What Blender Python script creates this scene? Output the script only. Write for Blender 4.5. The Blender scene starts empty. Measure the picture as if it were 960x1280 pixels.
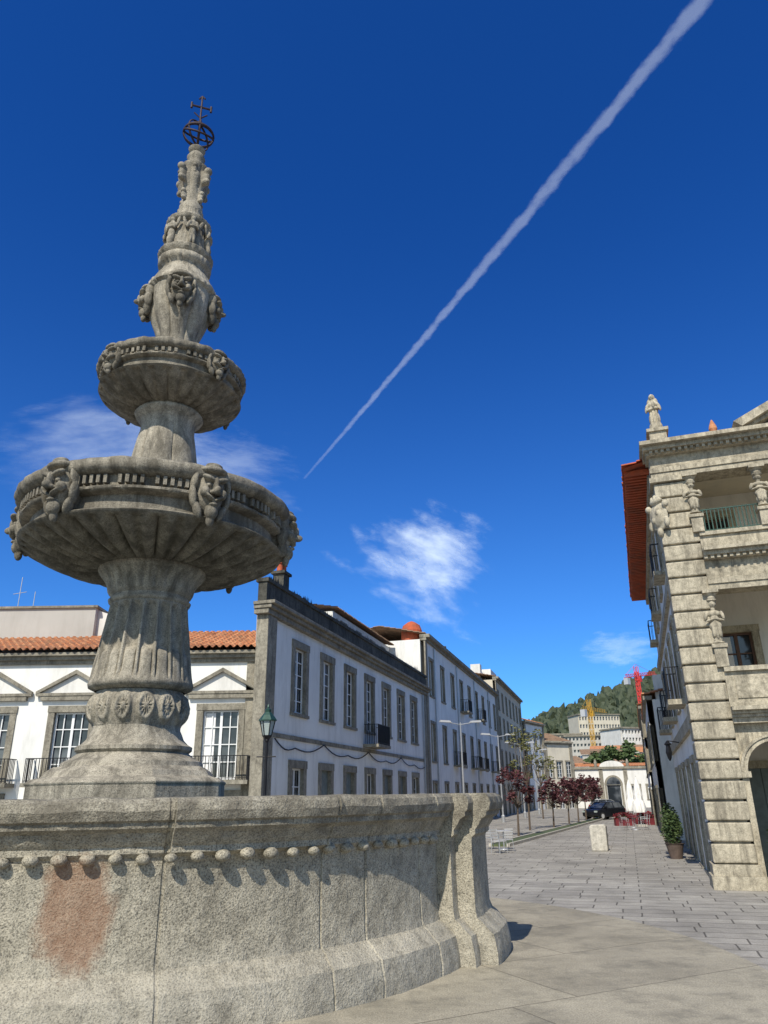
import bpy, bmesh, math, random
from math import sin, cos, pi, radians, sqrt
from mathutils import Vector, Matrix, noise
random.seed(7)
scene = bpy.context.scene
EYE = 1.4      # camera height above the fountain platform (z = 0)
ST = -0.8      # street level
DR = math.radians

# ------------------------------------------------------------------ materials
def nodes_of(name):
    m = bpy.data.materials.new(name); m.use_nodes = True
    nt = m.node_tree; b = nt.nodes['Principled BSDF']
    return m, nt, b
def N(nt, t, **kw):
    n = nt.nodes.new(t)
    for k, v in kw.items():
        if k in n.inputs: n.inputs[k].default_value = v
        else: setattr(n, k, v)
    return n
def ramp(nt, fac, stops):
    r = nt.nodes.new('ShaderNodeValToRGB'); e = r.color_ramp.elements
    while len(e) < len(stops): e.new(0.5)
    for i, (p, c) in enumerate(stops):
        e[i].position = p
        e[i].color = (c, c, c, 1) if isinstance(c, (int, float)) else (*c, 1)
    nt.links.new(fac, r.inputs[0]); return r.outputs[0]
def mixc(nt, fac, a, b, mode='MIX'):
    m = nt.nodes.new('ShaderNodeMix'); m.data_type = 'RGBA'; m.blend_type = mode
    for s, v in ((m.inputs[0], fac), (m.inputs[6], a), (m.inputs[7], b)):
        if hasattr(v, 'is_linked'): nt.links.new(v, s)
        elif isinstance(v, tuple): s.default_value = (*v, 1)
        else: s.default_value = v
    return m.outputs[2]
def noise_tex(nt, scale, detail=4, rough=.55, stretch=None, dist=0):
    g = nt.nodes.new('ShaderNodeNewGeometry'); src = g.outputs['Position']
    if stretch:
        mp = nt.nodes.new('ShaderNodeMapping'); mp.inputs['Scale'].default_value = stretch
        nt.links.new(src, mp.inputs[0]); src = mp.outputs[0]
    n = N(nt, 'ShaderNodeTexNoise', Scale=scale, Detail=detail, Roughness=rough, Distortion=dist)
    nt.links.new(src, n.inputs['Vector']); return n.outputs['Fac']
def bump(nt, b, h, strength, dist, prev=None):
    n = N(nt, 'ShaderNodeBump', Strength=strength, Distance=dist)
    nt.links.new(h, n.inputs['Height'])
    if prev: nt.links.new(prev, n.inputs['Normal'])
    nt.links.new(n.outputs[0], b.inputs['Normal']); return n.outputs[0]

def stone(name, light, dark, stain=(.075, .066, .05), stain_amt=.55, speck=1.0, fine=90, bstr=.6, carve=0, patch=None, lo=.48, streak=0):
    m, nt, b = nodes_of(name)
    big = ramp(nt, noise_tex(nt, .9, 3, .6), [(.3, 0.), (.7, 1.)])
    col = mixc(nt, big, dark, light)
    mid_n = noise_tex(nt, 8, 5, .72)
    col = mixc(nt, 1.0, col, ramp(nt, mid_n, [(.33, .66), (.5, .98), (.68, 1.18)]), 'MULTIPLY')
    fn = noise_tex(nt, fine, 2, .7)
    sp = ramp(nt, fn, [(.34, 1 - .5 * speck), (.48, 1.), (.68, 1 + .3 * speck)])
    col = mixc(nt, 1.0, col, sp, 'MULTIPLY')
    st = ramp(nt, noise_tex(nt, 2.4, 7, .74, (1.7, 1.7, .42), .4), [(lo, 0.), (lo + .17, stain_amt)])
    col = mixc(nt, st, col, stain)
    if streak:   # rain streaks running down
        sk_ = ramp(nt, noise_tex(nt, 6, 5, .7, (1.6, 1.6, .12)), [(.5, 0.), (.66, streak)])
        col = mixc(nt, sk_, col, (.09, .08, .062))
    if patch:
        g = nt.nodes.new('ShaderNodeNewGeometry')
        vs = N(nt, 'ShaderNodeVectorMath', operation='SUBTRACT'); vs.inputs[1].default_value = patch
        nt.links.new(g.outputs['Position'], vs.inputs[0])
        vm = N(nt, 'ShaderNodeVectorMath', operation='MULTIPLY'); vm.inputs[1].default_value = (3.4, 3.4, 2.5)
        nt.links.new(vs.outputs[0], vm.inputs[0])
        vl = N(nt, 'ShaderNodeVectorMath', operation='LENGTH'); nt.links.new(vm.outputs[0], vl.inputs[0])
        ad = N(nt, 'ShaderNodeMath', operation='ADD'); nt.links.new(vl.outputs['Value'], ad.inputs[0])
        nn = N(nt, 'ShaderNodeMath', operation='MULTIPLY'); nn.inputs[1].default_value = .9
        nt.links.new(noise_tex(nt, 4, 6, .7), nn.inputs[0]); nt.links.new(nn.outputs[0], ad.inputs[1])
        mr = N(nt, 'ShaderNodeMapRange'); mr.inputs[1].default_value = 1.15; mr.inputs[2].default_value = 1.42
        mr.inputs[3].default_value = .6; mr.inputs[4].default_value = 0
        nt.links.new(ad.outputs[0], mr.inputs[0])
        col = mixc(nt, mr.outputs[0], col, (.27, .135, .075))
        sp3 = nt.nodes.new('ShaderNodeSeparateXYZ'); nt.links.new(g.outputs['Position'], sp3.inputs[0])
        ft = N(nt, 'ShaderNodeMapRange'); ft.inputs[1].default_value = .55; ft.inputs[2].default_value = .2; ft.inputs[3].default_value = 0; ft.inputs[4].default_value = .35
        nt.links.new(sp3.outputs[2], ft.inputs[0])
        fm = N(nt, 'ShaderNodeMath', operation='MULTIPLY'); nt.links.new(ft.outputs[0], fm.inputs[0]); nt.links.new(ramp(nt, mid_n, [(.3, .3), (.6, 1.)]), fm.inputs[1])
        col = mixc(nt, fm.outputs[0], col, (.47, .44, .37))
        rt = N(nt, 'ShaderNodeMapRange'); rt.inputs[1].default_value = 1.08; rt.inputs[2].default_value = 1.25; rt.inputs[3].default_value = 0; rt.inputs[4].default_value = .75
        nt.links.new(sp3.outputs[2], rt.inputs[0])
        rm = N(nt, 'ShaderNodeMath', operation='MULTIPLY'); nt.links.new(rt.outputs[0], rm.inputs[0]); nt.links.new(ramp(nt, noise_tex(nt, 5, 6, .75), [(.38, .1), (.58, 1.)]), rm.inputs[1])
        col = mixc(nt, rm.outputs[0], col, (.12, .105, .08))
    nt.links.new(col, b.inputs['Base Color']); b.inputs['Roughness'].default_value = .92
    b.inputs['Specular IOR Level'].default_value = .25
    p = bump(nt, b, mid_n, bstr, .03)
    p = bump(nt, b, fn, bstr, .008, p)
    if carve:
        v = N(nt, 'ShaderNodeTexVoronoi', Scale=carve, feature='SMOOTH_F1')
        g = nt.nodes.new('ShaderNodeNewGeometry'); nt.links.new(g.outputs['Position'], v.inputs['Vector'])
        bump(nt, b, v.outputs['Distance'], .8, .05, p)
    return m

def plain(name, col, rough=.6, metal=0, var=0, vs=5, bs=0, spec=.5):
    m, nt, b = nodes_of(name)
    b.inputs['Roughness'].default_value = rough; b.inputs['Metallic'].default_value = metal
    b.inputs['Specular IOR Level'].default_value = spec
    n = noise_tex(nt, vs, 3, .65)
    c = mixc(nt, 1.0, col, ramp(nt, n, [(.3, 1 - var), (.7, 1 + var)]), 'MULTIPLY')
    nt.links.new(c, b.inputs['Base Color'])
    if bs: bump(nt, b, n, bs, .02)
    return m

def plaster(name, col, dirt=.35):
    m, nt, b = nodes_of(name)
    d = ramp(nt, noise_tex(nt, 1.1, 7, .72, (1.8, 1.8, .3)), [(.48, 0.), (.75, dirt)])
    c = mixc(nt, d, col, (.34, .32, .28))
    c = mixc(nt, 1.0, c, ramp(nt, noise_tex(nt, .5, 4), [(.3, .88), (.7, 1.04)]), 'MULTIPLY')
    nt.links.new(c, b.inputs['Base Color']); b.inputs['Roughness'].default_value = .9
    return m

def tilemat(name, c1, c2, dirt=.6):
    m, nt, b = nodes_of(name)
    c = mixc(nt, ramp(nt, noise_tex(nt, 3.5, 3, .9), [(.35, 0.), (.65, 1.)]), c1, c2)
    d = ramp(nt, noise_tex(nt, 1.4, 7, .75), [(.48, 0.), (.66, dirt)])
    c = mixc(nt, d, c, (.10, .075, .05))
    nt.links.new(c, b.inputs['Base Color']); b.inputs['Roughness'].default_value = .9
    return m

def pavemat(name, rot, bw, bh, c1, c2, mortar, msize, fine=60, stain=.35, jb=.5):
    m, nt, b = nodes_of(name)
    g = nt.nodes.new('ShaderNodeNewGeometry')
    mp = nt.nodes.new('ShaderNodeMapping'); mp.inputs['Rotation'].default_value = (0, 0, rot)
    nt.links.new(g.outputs['Position'], mp.inputs[0])
    wn = N(nt, 'ShaderNodeTexNoise', Scale=1.3, Detail=3); nt.links.new(mp.outputs[0], wn.inputs['Vector'])
    ws = N(nt, 'ShaderNodeVectorMath', operation='SCALE'); ws.inputs['Scale'].default_value = .06; nt.links.new(wn.outputs['Color'], ws.inputs[0])
    wa = N(nt, 'ShaderNodeVectorMath', operation='ADD'); nt.links.new(mp.outputs[0], wa.inputs[0]); nt.links.new(ws.outputs[0], wa.inputs[1])
    br = N(nt, 'ShaderNodeTexBrick', Scale=1.0); br.offset = .37; br.squash = 1.4; br.squash_frequency = 3
    br.inputs['Brick Width'].default_value = bw; br.inputs['Row Height'].default_value = bh
    br.inputs['Mortar Size'].default_value = msize; br.inputs['Mortar Smooth'].default_value = .4
    br.inputs['Color1'].default_value = (*c1, 1); br.inputs['Color2'].default_value = (*c2, 1)
    br.inputs['Mortar'].default_value = (*mortar, 1)
    nt.links.new(wa.outputs[0], br.inputs['Vector'])
    c = mixc(nt, 1.0, br.outputs['Color'], ramp(nt, noise_tex(nt, .7, 7, .72), [(.3, .66), (.7, 1.18)]), 'MULTIPLY')
    fn = noise_tex(nt, fine, 3, .75)
    c = mixc(nt, 1.0, c, ramp(nt, fn, [(.35, .6), (.65, 1.3)]), 'MULTIPLY')
    st = ramp(nt, noise_tex(nt, 2.5, 7, .75), [(.48, 0.), (.66, stain)])
    c = mixc(nt, st, c, (.14, .13, .105))
    nt.links.new(c, b.inputs['Base Color']); b.inputs['Roughness'].default_value = .88; b.inputs['Specular IOR Level'].default_value = .3
    p = bump(nt, b, fn, .5, .008)
    p = bump(nt, b, noise_tex(nt, 5, 5, .7), .5, .03, p)
    inv = N(nt, 'ShaderNodeMath', operation='SUBTRACT'); inv.inputs[0].default_value = 1
    nt.links.new(br.outputs['Fac'], inv.inputs[1]); bump(nt, b, inv.outputs[0], jb, .012, p)
    return m

M = {}
M['granite'] = stone('weathered_granite', (.44, .395, .31), (.29, .26, .205), stain_amt=.7, lo=.46, streak=.45)
M['granite_basin'] = stone('basin_granite', (.40, .362, .28), (.30, .272, .21), stain_amt=.38, speck=1.2, fine=85, bstr=.9, patch=(-2.05, 5.33, .72), lo=.5)
M['granite_bowl'] = stone('bowl_granite', (.31, .28, .22), (.18, .16, .125), stain_amt=.8, lo=.44, streak=.5)
M['facade_stone'] = stone('facade_stone', (.50, .445, .335), (.38, .335, .25), stain_amt=.55, speck=.6, fine=50, bstr=.45, streak=.45)
M['facade_carved'] = stone('facade_carved', (.50, .445, .335), (.34, .30, .225), stain_amt=.6, speck=.5, fine=50, bstr=.4, carve=9)
M['trim_stone'] = stone('trim_stone', (.33, .30, .235), (.21, .19, .15), stain_amt=.65, speck=.6, fine=50, bstr=.3)
M['dark_stone'] = stone('mossy_parapet', (.12, .115, .095), (.05, .048, .04), stain=(.02, .02, .018), stain_amt=.8, speck=.5, fine=40)
M['white'] = plaster('white_plaster', (.80, .785, .735), .45)
M['white2'] = plaster('white_plaster_aged', (.72, .70, .65), .6)
M['cream'] = plaster('cream_plaster', (.62, .56, .44), .45)
M['grey_plaster'] = plaster('grey_plaster', (.45, .43, .39), .5)
M['ochre'] = plaster('pale_ochre_plaster', (.60, .53, .40), .45)
M['frame'] = plain('white_window_paint', (.75, .75, .73), .45, var=.08)
M['door'] = plain('brown_door', (.12, .06, .035), .6, var=.3)
M['greydoor'] = plain('grey_green_door', (.16, .19, .18), .6, var=.2)
M['iron'] = plain('black_iron', (.018, .018, .02), .5, .6, var=.3)
M['rust'] = plain('dark_rusty_iron', (.045, .03, .035), .7, .5, var=.5, vs=20)
M['greeniron'] = plain('green_iron', (.02, .06, .045), .45, .3, var=.3)
M['tile'] = tilemat('terracotta_tile', (.44, .15, .06), (.54, .28, .14))
M['tile_old'] = tilemat('weathered_tile', (.22, .13, .08), (.30, .20, .13), .8)
M['tile_red'] = tilemat('terracotta_eave', (.50, .11, .04), (.38, .075, .03))
M['steel'] = plain('galvanised_steel', (.42, .43, .44), .45, .5, var=.1)
M['ltgrey'] = plain('light_grey_metal', (.5, .5, .5), .5, .2)
M['redpaint'] = plain('crane_red', (.6, .035, .03), .5)
M['yellowpaint'] = plain('crane_yellow', (.6, .33, .03), .5)
M['bark'] = plain('bark', (.10, .075, .055), .95, var=.4, vs=20, bs=.5)
M['canvas'] = plain('white_canvas', (.78, .77, .74), .9, var=.08)
M['stoneblock'] = stone('pale_block', (.55, .52, .45), (.45, .42, .36), stain_amt=.2, speck=.4)
M['terracotta_pot'] = plain('terracotta_pot', (.10, .07, .055), .8, var=.3)
M['winered'] = plain('wine_red_furniture', (.14, .015, .02), .6, var=.3)
M['carpaint'] = plain('black_car_paint', (.012, .013, .016), .2, .2)
M['carsilver'] = plain('silver_car_paint', (.38, .39, .40), .25, .5)
M['tyre'] = plain('tyre', (.015, .015, .015), .9)
M['lampred'] = plain('tail_lamp', (.3, .01, .01), .3)
m, nt, b = nodes_of('window_glass'); M['glass'] = m
b.inputs['Roughness'].default_value = .06; b.inputs['Specular IOR Level'].default_value = .7
cur = ramp(nt, noise_tex(nt, .7, 2), [(.45, (.02, .025, .03)), (.6, (.10, .11, .12))]); nt.links.new(cur, b.inputs['Base Color'])
bump(nt, b, noise_tex(nt, 1.5, 2), .12, .05)
m, nt, b = nodes_of('fountain_water'); M['water'] = m
b.inputs['Base Color'].default_value = (.02, .05, .045, 1); b.inputs['Roughness'].default_value = .05
bump(nt, b, noise_tex(nt, 6, 3), .2, .02)
m, nt, b = nodes_of('lantern_glass'); M['lampglass'] = m
b.inputs['Base Color'].default_value = (.35, .40, .38, 1); b.inputs['Roughness'].default_value = .15
def leafmat(name, a, c):
    m, nt, b = nodes_of(name)
    col = mixc(nt, ramp(nt, noise_tex(nt, 3, 3, .8), [(.35, 0.), (.65, 1.)]), a, c)
    nt.links.new(col, b.inputs['Base Color']); b.inputs['Roughness'].default_value = .7
    return m
M['plum'] = leafmat('plum_leaves', (.05, .014, .018), (.12, .035, .038))
M['leaf'] = leafmat('green_leaves', (.03, .06, .018), (.09, .13, .035))
M['pale_leaf'] = leafmat('spring_leaves', (.10, .11, .035), (.18, .17, .06))
M['forest'] = leafmat('forest_canopy', (.022, .036, .018), (.065, .08, .035))
M['flower'] = leafmat('red_flowers', (.26, .01, .02), (.07, .02, .02))
M['grass'] = leafmat('lawn', (.06, .085, .03), (.10, .12, .05))
M['soil'] = leafmat('rough_ground', (.06, .075, .03), (.11, .10, .05))
M['pave'] = pavemat('granite_paving', DR(17), .95, .5, (.40, .375, .33), (.30, .28, .25), (.12, .11, .095), .018, jb=.6, stain=.35)
M['platform'] = pavemat('platform_slabs', DR(-28), 2.6, 1.25, (.40, .36, .275), (.34, .305, .235), (.21, .185, .14), .009, fine=80, stain=.6, jb=.4)

# ------------------------------------------------------------------ helpers
def mesh_obj(name, verts, faces, mat, parent=None, smooth=False):
    me = bpy.data.meshes.new(name); me.from_pydata([tuple(v) for v in verts], [], faces); me.update()
    ob = bpy.data.objects.new(name, me); scene.collection.objects.link(ob)
    if mat: me.materials.append(M[mat] if isinstance(mat, str) else mat)
    if smooth: me.polygons.foreach_set('use_smooth', [True] * len(me.polygons))
    if parent: ob.parent = parent
    return ob
def empty(name, loc=(0, 0, 0), rot=0):
    e = bpy.data.objects.new(name, None); scene.collection.objects.link(e)
    e.location = loc; e.rotation_euler = (0, 0, rot); e.empty_display_size = .1
    return e
def bevel(ob, w=.012, seg=2):
    md = ob.modifiers.new('bevel', 'BEVEL'); md.width = w; md.segments = seg; md.limit_method = 'ANGLE'; md.angle_limit = DR(40)

class Build:
    def __init__(s, name, loc=(0, 0, 0), rot=0):
        s.root = empty(name, loc, rot); s.p = {}; s.T = Matrix.Identity(4); s.mat = {}; s.bev = {}
    def add(s, part, mat, vs, fs):
        V, F = s.p.setdefault(part, ([], [])); s.mat.setdefault(part, mat)
        o = len(V); V.extend([s.T @ Vector(v) for v in vs]); F.extend([tuple(i + o for i in f) for f in fs])
    def box(s, part, mat, x0, x1, y0, y1, z0, z1):
        vs = [(x, y, z) for z in (z0, z1) for y in (y0, y1) for x in (x0, x1)]
        s.add(part, mat, vs, [(0, 2, 3, 1), (4, 5, 7, 6), (0, 1, 5, 4), (2, 6, 7, 3), (0, 4, 6, 2), (1, 3, 7, 5)])
    def rod(s, part, mat, a, b, r, n=6, r2=None):
        a = Vector(a); b = Vector(b); d = b - a; r2 = r if r2 is None else r2
        if d.length < 1e-6: return
        q = d.to_track_quat('Z', 'Y'); vs = []
        for p, rr in ((a, r), (b, r2)):
            for i in range(n):
                vs.append(p + q @ Vector((rr * cos(2 * pi * i / n), rr * sin(2 * pi * i / n), 0)))
        fs = [(i, (i + 1) % n, n + (i + 1) % n, n + i) for i in range(n)] + [tuple(range(n))[::-1], tuple(range(n, 2 * n))]
        s.add(part, mat, vs, fs)
    def prism(s, part, mat, pts, y0, y1):   # pts in (x,z)
        n = len(pts); vs = [(x, y0, z) for x, z in pts] + [(x, y1, z) for x, z in pts]
        s.add(part, mat, vs, [tuple(range(n)), tuple(range(n, 2 * n))[::-1]] + [(i, n + i, n + (i + 1) % n, (i + 1) % n) for i in range(n)])
    def slab(s, part, mat, pts, z0, z1):    # pts in (x,y)
        n = len(pts); vs = [(x, y, z0) for x, y in pts] + [(x, y, z1) for x, y in pts]
        s.add(part, mat, vs, [tuple(range(n))[::-1], tuple(range(n, 2 * n))] + [(i, (i + 1) % n, n + (i + 1) % n, n + i) for i in range(n)])
    def lathe(s, part, mat, prof, c=(0, 0), n=24):
        vs = []; fs = []
        for r, z in prof:
            for i in range(n):
                a = 2 * pi * i / n; vs.append((c[0] + r * cos(a), c[1] + r * sin(a), z))
        for j in range(len(prof) - 1):
            for i in range(n):
                fs.append((j * n + i, j * n + (i + 1) % n, (j + 1) * n + (i + 1) % n, (j + 1) * n + i))
        fs.append(tuple(range(n))[::-1]); fs.append(tuple(range((len(prof) - 1) * n, len(prof) * n)))
        s.add(part, mat, vs, fs)
    def done(s, smooth=()):
        for part, (V, F) in s.p.items():
            ob = mesh_obj(part, V, F, s.mat[part], s.root, part in smooth)
            if part in s.bev: bevel(ob, s.bev[part])
        return s.root
    # facade in plane y=0 facing -y
    def facade(s, x0, x1, z0, z1, ops, wall='walls', wmat='white', frame='window_frames', fmat='frame', sur='stone_surrounds', smat='trim_stone',
               fw=.16, depth=.22, ledge=True):
        xs = sorted({x0, x1, *[o[0] for o in ops], *[o[1] for o in ops]})
        zs = sorted({z0, z1, *[o[2] for o in ops], *[o[3] for o in ops]})
        for i in range(len(xs) - 1):
            for j in range(len(zs) - 1):
                cx = (xs[i] + xs[i + 1]) / 2; cz = (zs[j] + zs[j + 1]) / 2
                if any(o[0] < cx < o[1] and o[2] < cz < o[3] for o in ops): continue
                s.add(wall, wmat, [(xs[i], 0, zs[j]), (xs[i + 1], 0, zs[j]), (xs[i + 1], 0, zs[j + 1]), (xs[i], 0, zs[j + 1])], [(0, 1, 2, 3)])
        for o in ops:
            a, b2, c, d = o[:4]; nx = o[4] if len(o) > 4 else 2; nz = o[5] if len(o) > 5 else 4
            kind = o[6] if len(o) > 6 else 'win'
            s.add(sur, smat, [(a, 0, c), (a, depth, c), (a, depth, d), (a, 0, d), (b2, 0, c), (b2, depth, c), (b2, depth, d), (b2, 0, d)],
                  [(0, 1, 2, 3), (4, 7, 6, 5), (0, 4, 5, 1), (3, 2, 6, 7)])
            if fw > 0:
                e = .004
                s.box(sur, smat, a - fw, a + e, -.05, .01, c, d)
                s.box(sur, smat, b2 - e, b2 + fw, -.05, .01, c, d)
                s.box(sur, smat, a - fw - .02, b2 + fw + .02, -.07, .012, d - e, d + fw)
                if ledge: s.box(sur, smat, a - fw - .04, b2 + fw + .04, -.10, .012, c - .12, c + e)
            if kind == 'shut':
                s.box('shutters', 'greydoor', a + .003, (a + b2) / 2 - .01, depth - .08, depth - .02, c + .003, d - .003)
                s.box('shutters', 'greydoor', (a + b2) / 2 + .01, b2 - .003, depth - .08, depth - .02, c + .003, d - .003)
                s.box('shutters', 'greydoor', a, b2, depth - .019, depth, c, d); continue
            s.add('glass', 'glass', [(a, depth - .02, c), (b2, depth - .02, c), (b2, depth - .02, d), (a, depth - .02, d)], [(0, 1, 2, 3)])
            if (int(a * 7) % 3) == 0 and d - c > 1.5:   # half drawn curtain behind some panes
                s.box('curtains', 'canvas', a + .08, a + (b2 - a) * .33, depth - .045, depth - .022, c + .1, d - .1)
            y0, y1 = depth - .1, depth - .05; t = .07
            s.box(frame, fmat, a + .002, a + t, y0, y1, c + .002, d - .002); s.box(frame, fmat, b2 - t, b2 - .002, y0, y1, c + .002, d - .002)
            s.box(frame, fmat, a + t, b2 - t, y0 + .003, y1, c + .003, c + t * 1.3); s.box(frame, fmat, a + t, b2 - t, y0 + .003, y1, d - t, d - .003)
            for i in range(1, nx):
                x = a + (b2 - a) * i / nx; w = .05 if (nx % 2 == 0 and i == nx // 2) else .018
                s.box(frame, fmat, x - w, x + w, y0 + .006, y1, c + t, d - t)
            for j in range(1, nz):
                z = c + (d - c) * j / nz; s.box(frame, fmat, a + t, b2 - t, y0 + .012, y1, z - .018, z + .018)
    def railing(s, x0, x1, y, z0, h, part='balcony_railing', mat='iron', step=.12, r=.011, sides=0):
        s.box(part, mat, x0, x1, y - .02, y + .02, z0 + h - .03, z0 + h)
        s.box(part, mat, x0, x1, y - .015, y + .015, z0 + .06, z0 + .085)
        n = max(2, int((x1 - x0) / step))
        for i in range(n + 1):
            x = x0 + (x1 - x0) * i / n
            s.box(part, mat, x - r, x + r, y - r, y + r, z0, z0 + h - .02)
        if sides:
            for x in (x0, x1):
                s.box(part, mat, x - .02, x + .02, y + .021, y + sides, z0 + h - .03, z0 + h)
                k = int(sides / step)
                for i in range(1, k + 1):
                    yy = y + sides * i / (k + 1)
                    s.box(part, mat, x - r, x + r, yy - r, yy + r, z0, z0 + h - .02)
    def tiles(s, x0, x1, y0, z0, y1, z1, part='tile_roof', mat='tile', per=.24, row=.42, hip0=0, hip1=0):
        L = sqrt((y1 - y0) ** 2 + (z1 - z0) ** 2); nr = max(1, int(L / row))
        ncol = int((x1 - x0) / per * 6); vs = []; fs = []
        rows = []
        for r in range(nr):
            rows.append((r / nr, .045)); rows.append(((r + .995) / nr, 0.0))
        for t, l in rows:
            for i in range(ncol + 1):
                u = i / ncol; x = x0 + (x1 - x0) * u
                xa = x0 + hip0 * t; xb = x1 - hip1 * t
                xx = min(max(x, xa), xb)
                ph = sin(2 * pi * x / per); cid = round(x / per)
                jit = noise.noise(Vector((cid * 3.1, t * nr * 1.7, 1)))
                vs.append((xx, y0 + (y1 - y0) * t - (.03 * jit if l else 0), z0 + (z1 - z0) * t + l + .05 * (abs(ph) ** .7) * (1 if ph > 0 else -1) + .02 * jit))
        w = ncol + 1
        for r in range(len(rows) - 1):
            for i in range(ncol): fs.append((r * w + i, r * w + i + 1, (r + 1) * w + i + 1, (r + 1) * w + i))
        s.add(part, mat, vs, fs)

def blobs(name, ells, mat, voxel):
    """one carved surface out of overlapping ellipsoids (voxel remeshed)"""
    bm = bmesh.new()
    for e in ells:
        c, r = e[0], e[1]; rot = e[2] if len(e) > 2 else (0, 0, 0)
        mt = Matrix.Translation(c) @ Matrix.Rotation(rot[2], 4, 'Z') @ Matrix.Rotation(rot[1], 4, 'Y') @ Matrix.Rotation(rot[0], 4, 'X') @ Matrix.Diagonal((*r, 1))
        bmesh.ops.create_icosphere(bm, subdivisions=3, radius=1, matrix=mt)
    me = bpy.data.meshes.new(name); bm.to_mesh(me); bm.free()
    ob = bpy.data.objects.new(name, me); scene.collection.objects.link(ob); me.materials.append(M[mat])
    md = ob.modifiers.new('r', 'REMESH'); md.mode = 'VOXEL'; md.voxel_size = voxel; md.use_smooth_shade = True
    dg = bpy.context.evaluated_depsgraph_get(); nm = bpy.data.meshes.new_from_object(ob.evaluated_get(dg))
    nm.name = name; bpy.data.objects.remove(ob)
    if not nm.materials: nm.materials.append(M[mat])
    return nm
def place(name, me, parent, loc, rz=0, sc=1, ry=0):
    ob = bpy.data.objects.new(name, me); scene.collection.objects.link(ob); ob.parent = parent
    ob.location = loc; ob.rotation_euler = (0, ry, rz); ob.scale = (sc, sc, sc) if isinstance(sc, (int, float)) else sc
    return ob

# ------------------------------------------------------------------ ground
def disc(name, r, z, mat, c=(0, 0), n=96):
    return mesh_obj(name, [(c[0] + r * cos(2 * pi * i / n), c[1] + r * sin(2 * pi * i / n), z) for i in range(n)], [tuple(range(n))], mat)
disc('ground', 5000, ST - .006, 'soil')
mesh_obj('pavement', [(-60, -30, ST), (60, -30, ST), (70, 150, ST), (-40, 150, ST)], [(0, 1, 2, 3)], 'pave')

def lathe_fn(name, prof, mat, parent, th, rf=None, zf=None, center=(0, 0), smooth=True, angle=35):
    vs = []; fs = []; n = len(th)
    for j, (r, z) in enumerate(prof):
        for t in th:
            rr = r + (rf(j, r, z, t) if rf else 0); zz = z + (zf(j, r, z, t) if zf else 0)
            vs.append((center[0] + rr * cos(t), center[1] + rr * sin(t), zz))
    for j in range(len(prof) - 1):
        for i in range(n):
            k = (i + 1) % n; fs.append((j * n + i, j * n + k, (j + 1) * n + k, (j + 1) * n + i))
    ob = mesh_obj(name, vs, fs, mat, parent, smooth)
    if smooth:
        me = ob.data; me.update()
        bm = bmesh.new(); bm.from_mesh(me)
        for e in bm.edges:
            if len(e.link_faces) == 2 and e.calc_face_angle(0) > DR(angle): e.smooth = False
        bm.to_mesh(me); bm.free()
    return ob
def thetas(n, extra=()):
    t = [2 * pi * i / n for i in range(n)] + list(extra)
    return sorted({round(x % (2 * pi), 6) for x in t})

pc = (-3.35, 7.65)
plat = empty('stone_platform')
lathe_fn('steps', [(7.6, ST + .0), (7.6, ST + .2), (7.25, ST + .2), (7.25, ST + .4), (6.9, ST + .4), (6.9, ST + .6), (6.55, ST + .6), (6.55, -.03), (6.52, 0), (0.01, 0)],
         'platform', plat, thetas(128), center=pc)

# ------------------------------------------------------------------ fountain
FC = (-2.97, 9.02)
F = empty('stone_fountain', (FC[0], FC[1], 0))
joints = [DR(a) for a in (-67.6, -49, -42, -95, -118, -30 + 0, 20, 45, 65, 95, 130, 150)]
ex = []
for j in joints: ex += [j - .004, j - .0015, j + .0015, j + .004]
piers = [DR(-16 + 90 * k) for k in range(4)]
for p in piers:
    for d in (8.2, 6.0, 4.6):
        for s_ in (-1, 1): ex += [p + s_ * DR(d) - .0006, p + s_ * DR(d) + .0006]
secs = (DR(-67.2), DR(-48.6))
for s_ in secs: ex += [s_ - .0006, s_ + .0006]
def adiff(a, b): return (a - b + pi) % (2 * pi) - pi
def basin_r(j, r, z, t):
    o = 0
    if r < 3.6: return 0
    for p in piers:
        d = abs(adiff(t, p))
        if d < DR(6.0): o = .30
        elif d < DR(8.2): o = .14
    if o == 0:
        for q in joints:
            if abs(adiff(t, q)) < .002: o = -.012
        if z > 1.04 and adiff(t, secs[0]) > 0 and adiff(t, secs[1]) < 0: o += .04
        o += .008 * noise.noise(Vector((t * 9, z * 2, 0)))
    if z > 1.15 or z < .4: o += .014 * noise.noise(Vector((t * 26, z * 4, 5))) + .008 * noise.noise(Vector((t * 90, z * 9, 5)))
    return o
def basin_z(j, r, z, t):
    return .012 * noise.noise(Vector((t * 14, 3, 1))) + .005 * noise.noise(Vector((t * 60, 3, 1))) if z > 1.3 and r > 3.6 else 0
prof = [(3.93, -.01), (3.93, .1), (3.90, .24), (3.86, .27), (3.80, .33), (3.755, .36), (3.74, .42), (3.735, .7), (3.735, 1.0), (3.74, 1.03), (3.775, 1.06), (3.775, 1.10),
        (3.79, 1.115), (3.81, 1.14), (3.835, 1.19), (3.885, 1.22), (3.89, 1.255), (3.915, 1.27), (3.935, 1.33), (3.92, 1.385), (3.89, 1.41), (3.8, 1.415), (3.4, 1.41), (3.38, 1.38), (3.38, .6)]
lathe_fn('basin_wall', prof, 'granite_basin', F, thetas(420, ex), basin_r, basin_z, angle=30)
w = disc('basin_water', 3.4, 1.12, 'water'); w.parent = F
bm = bmesh.new(); nb = 134
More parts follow.
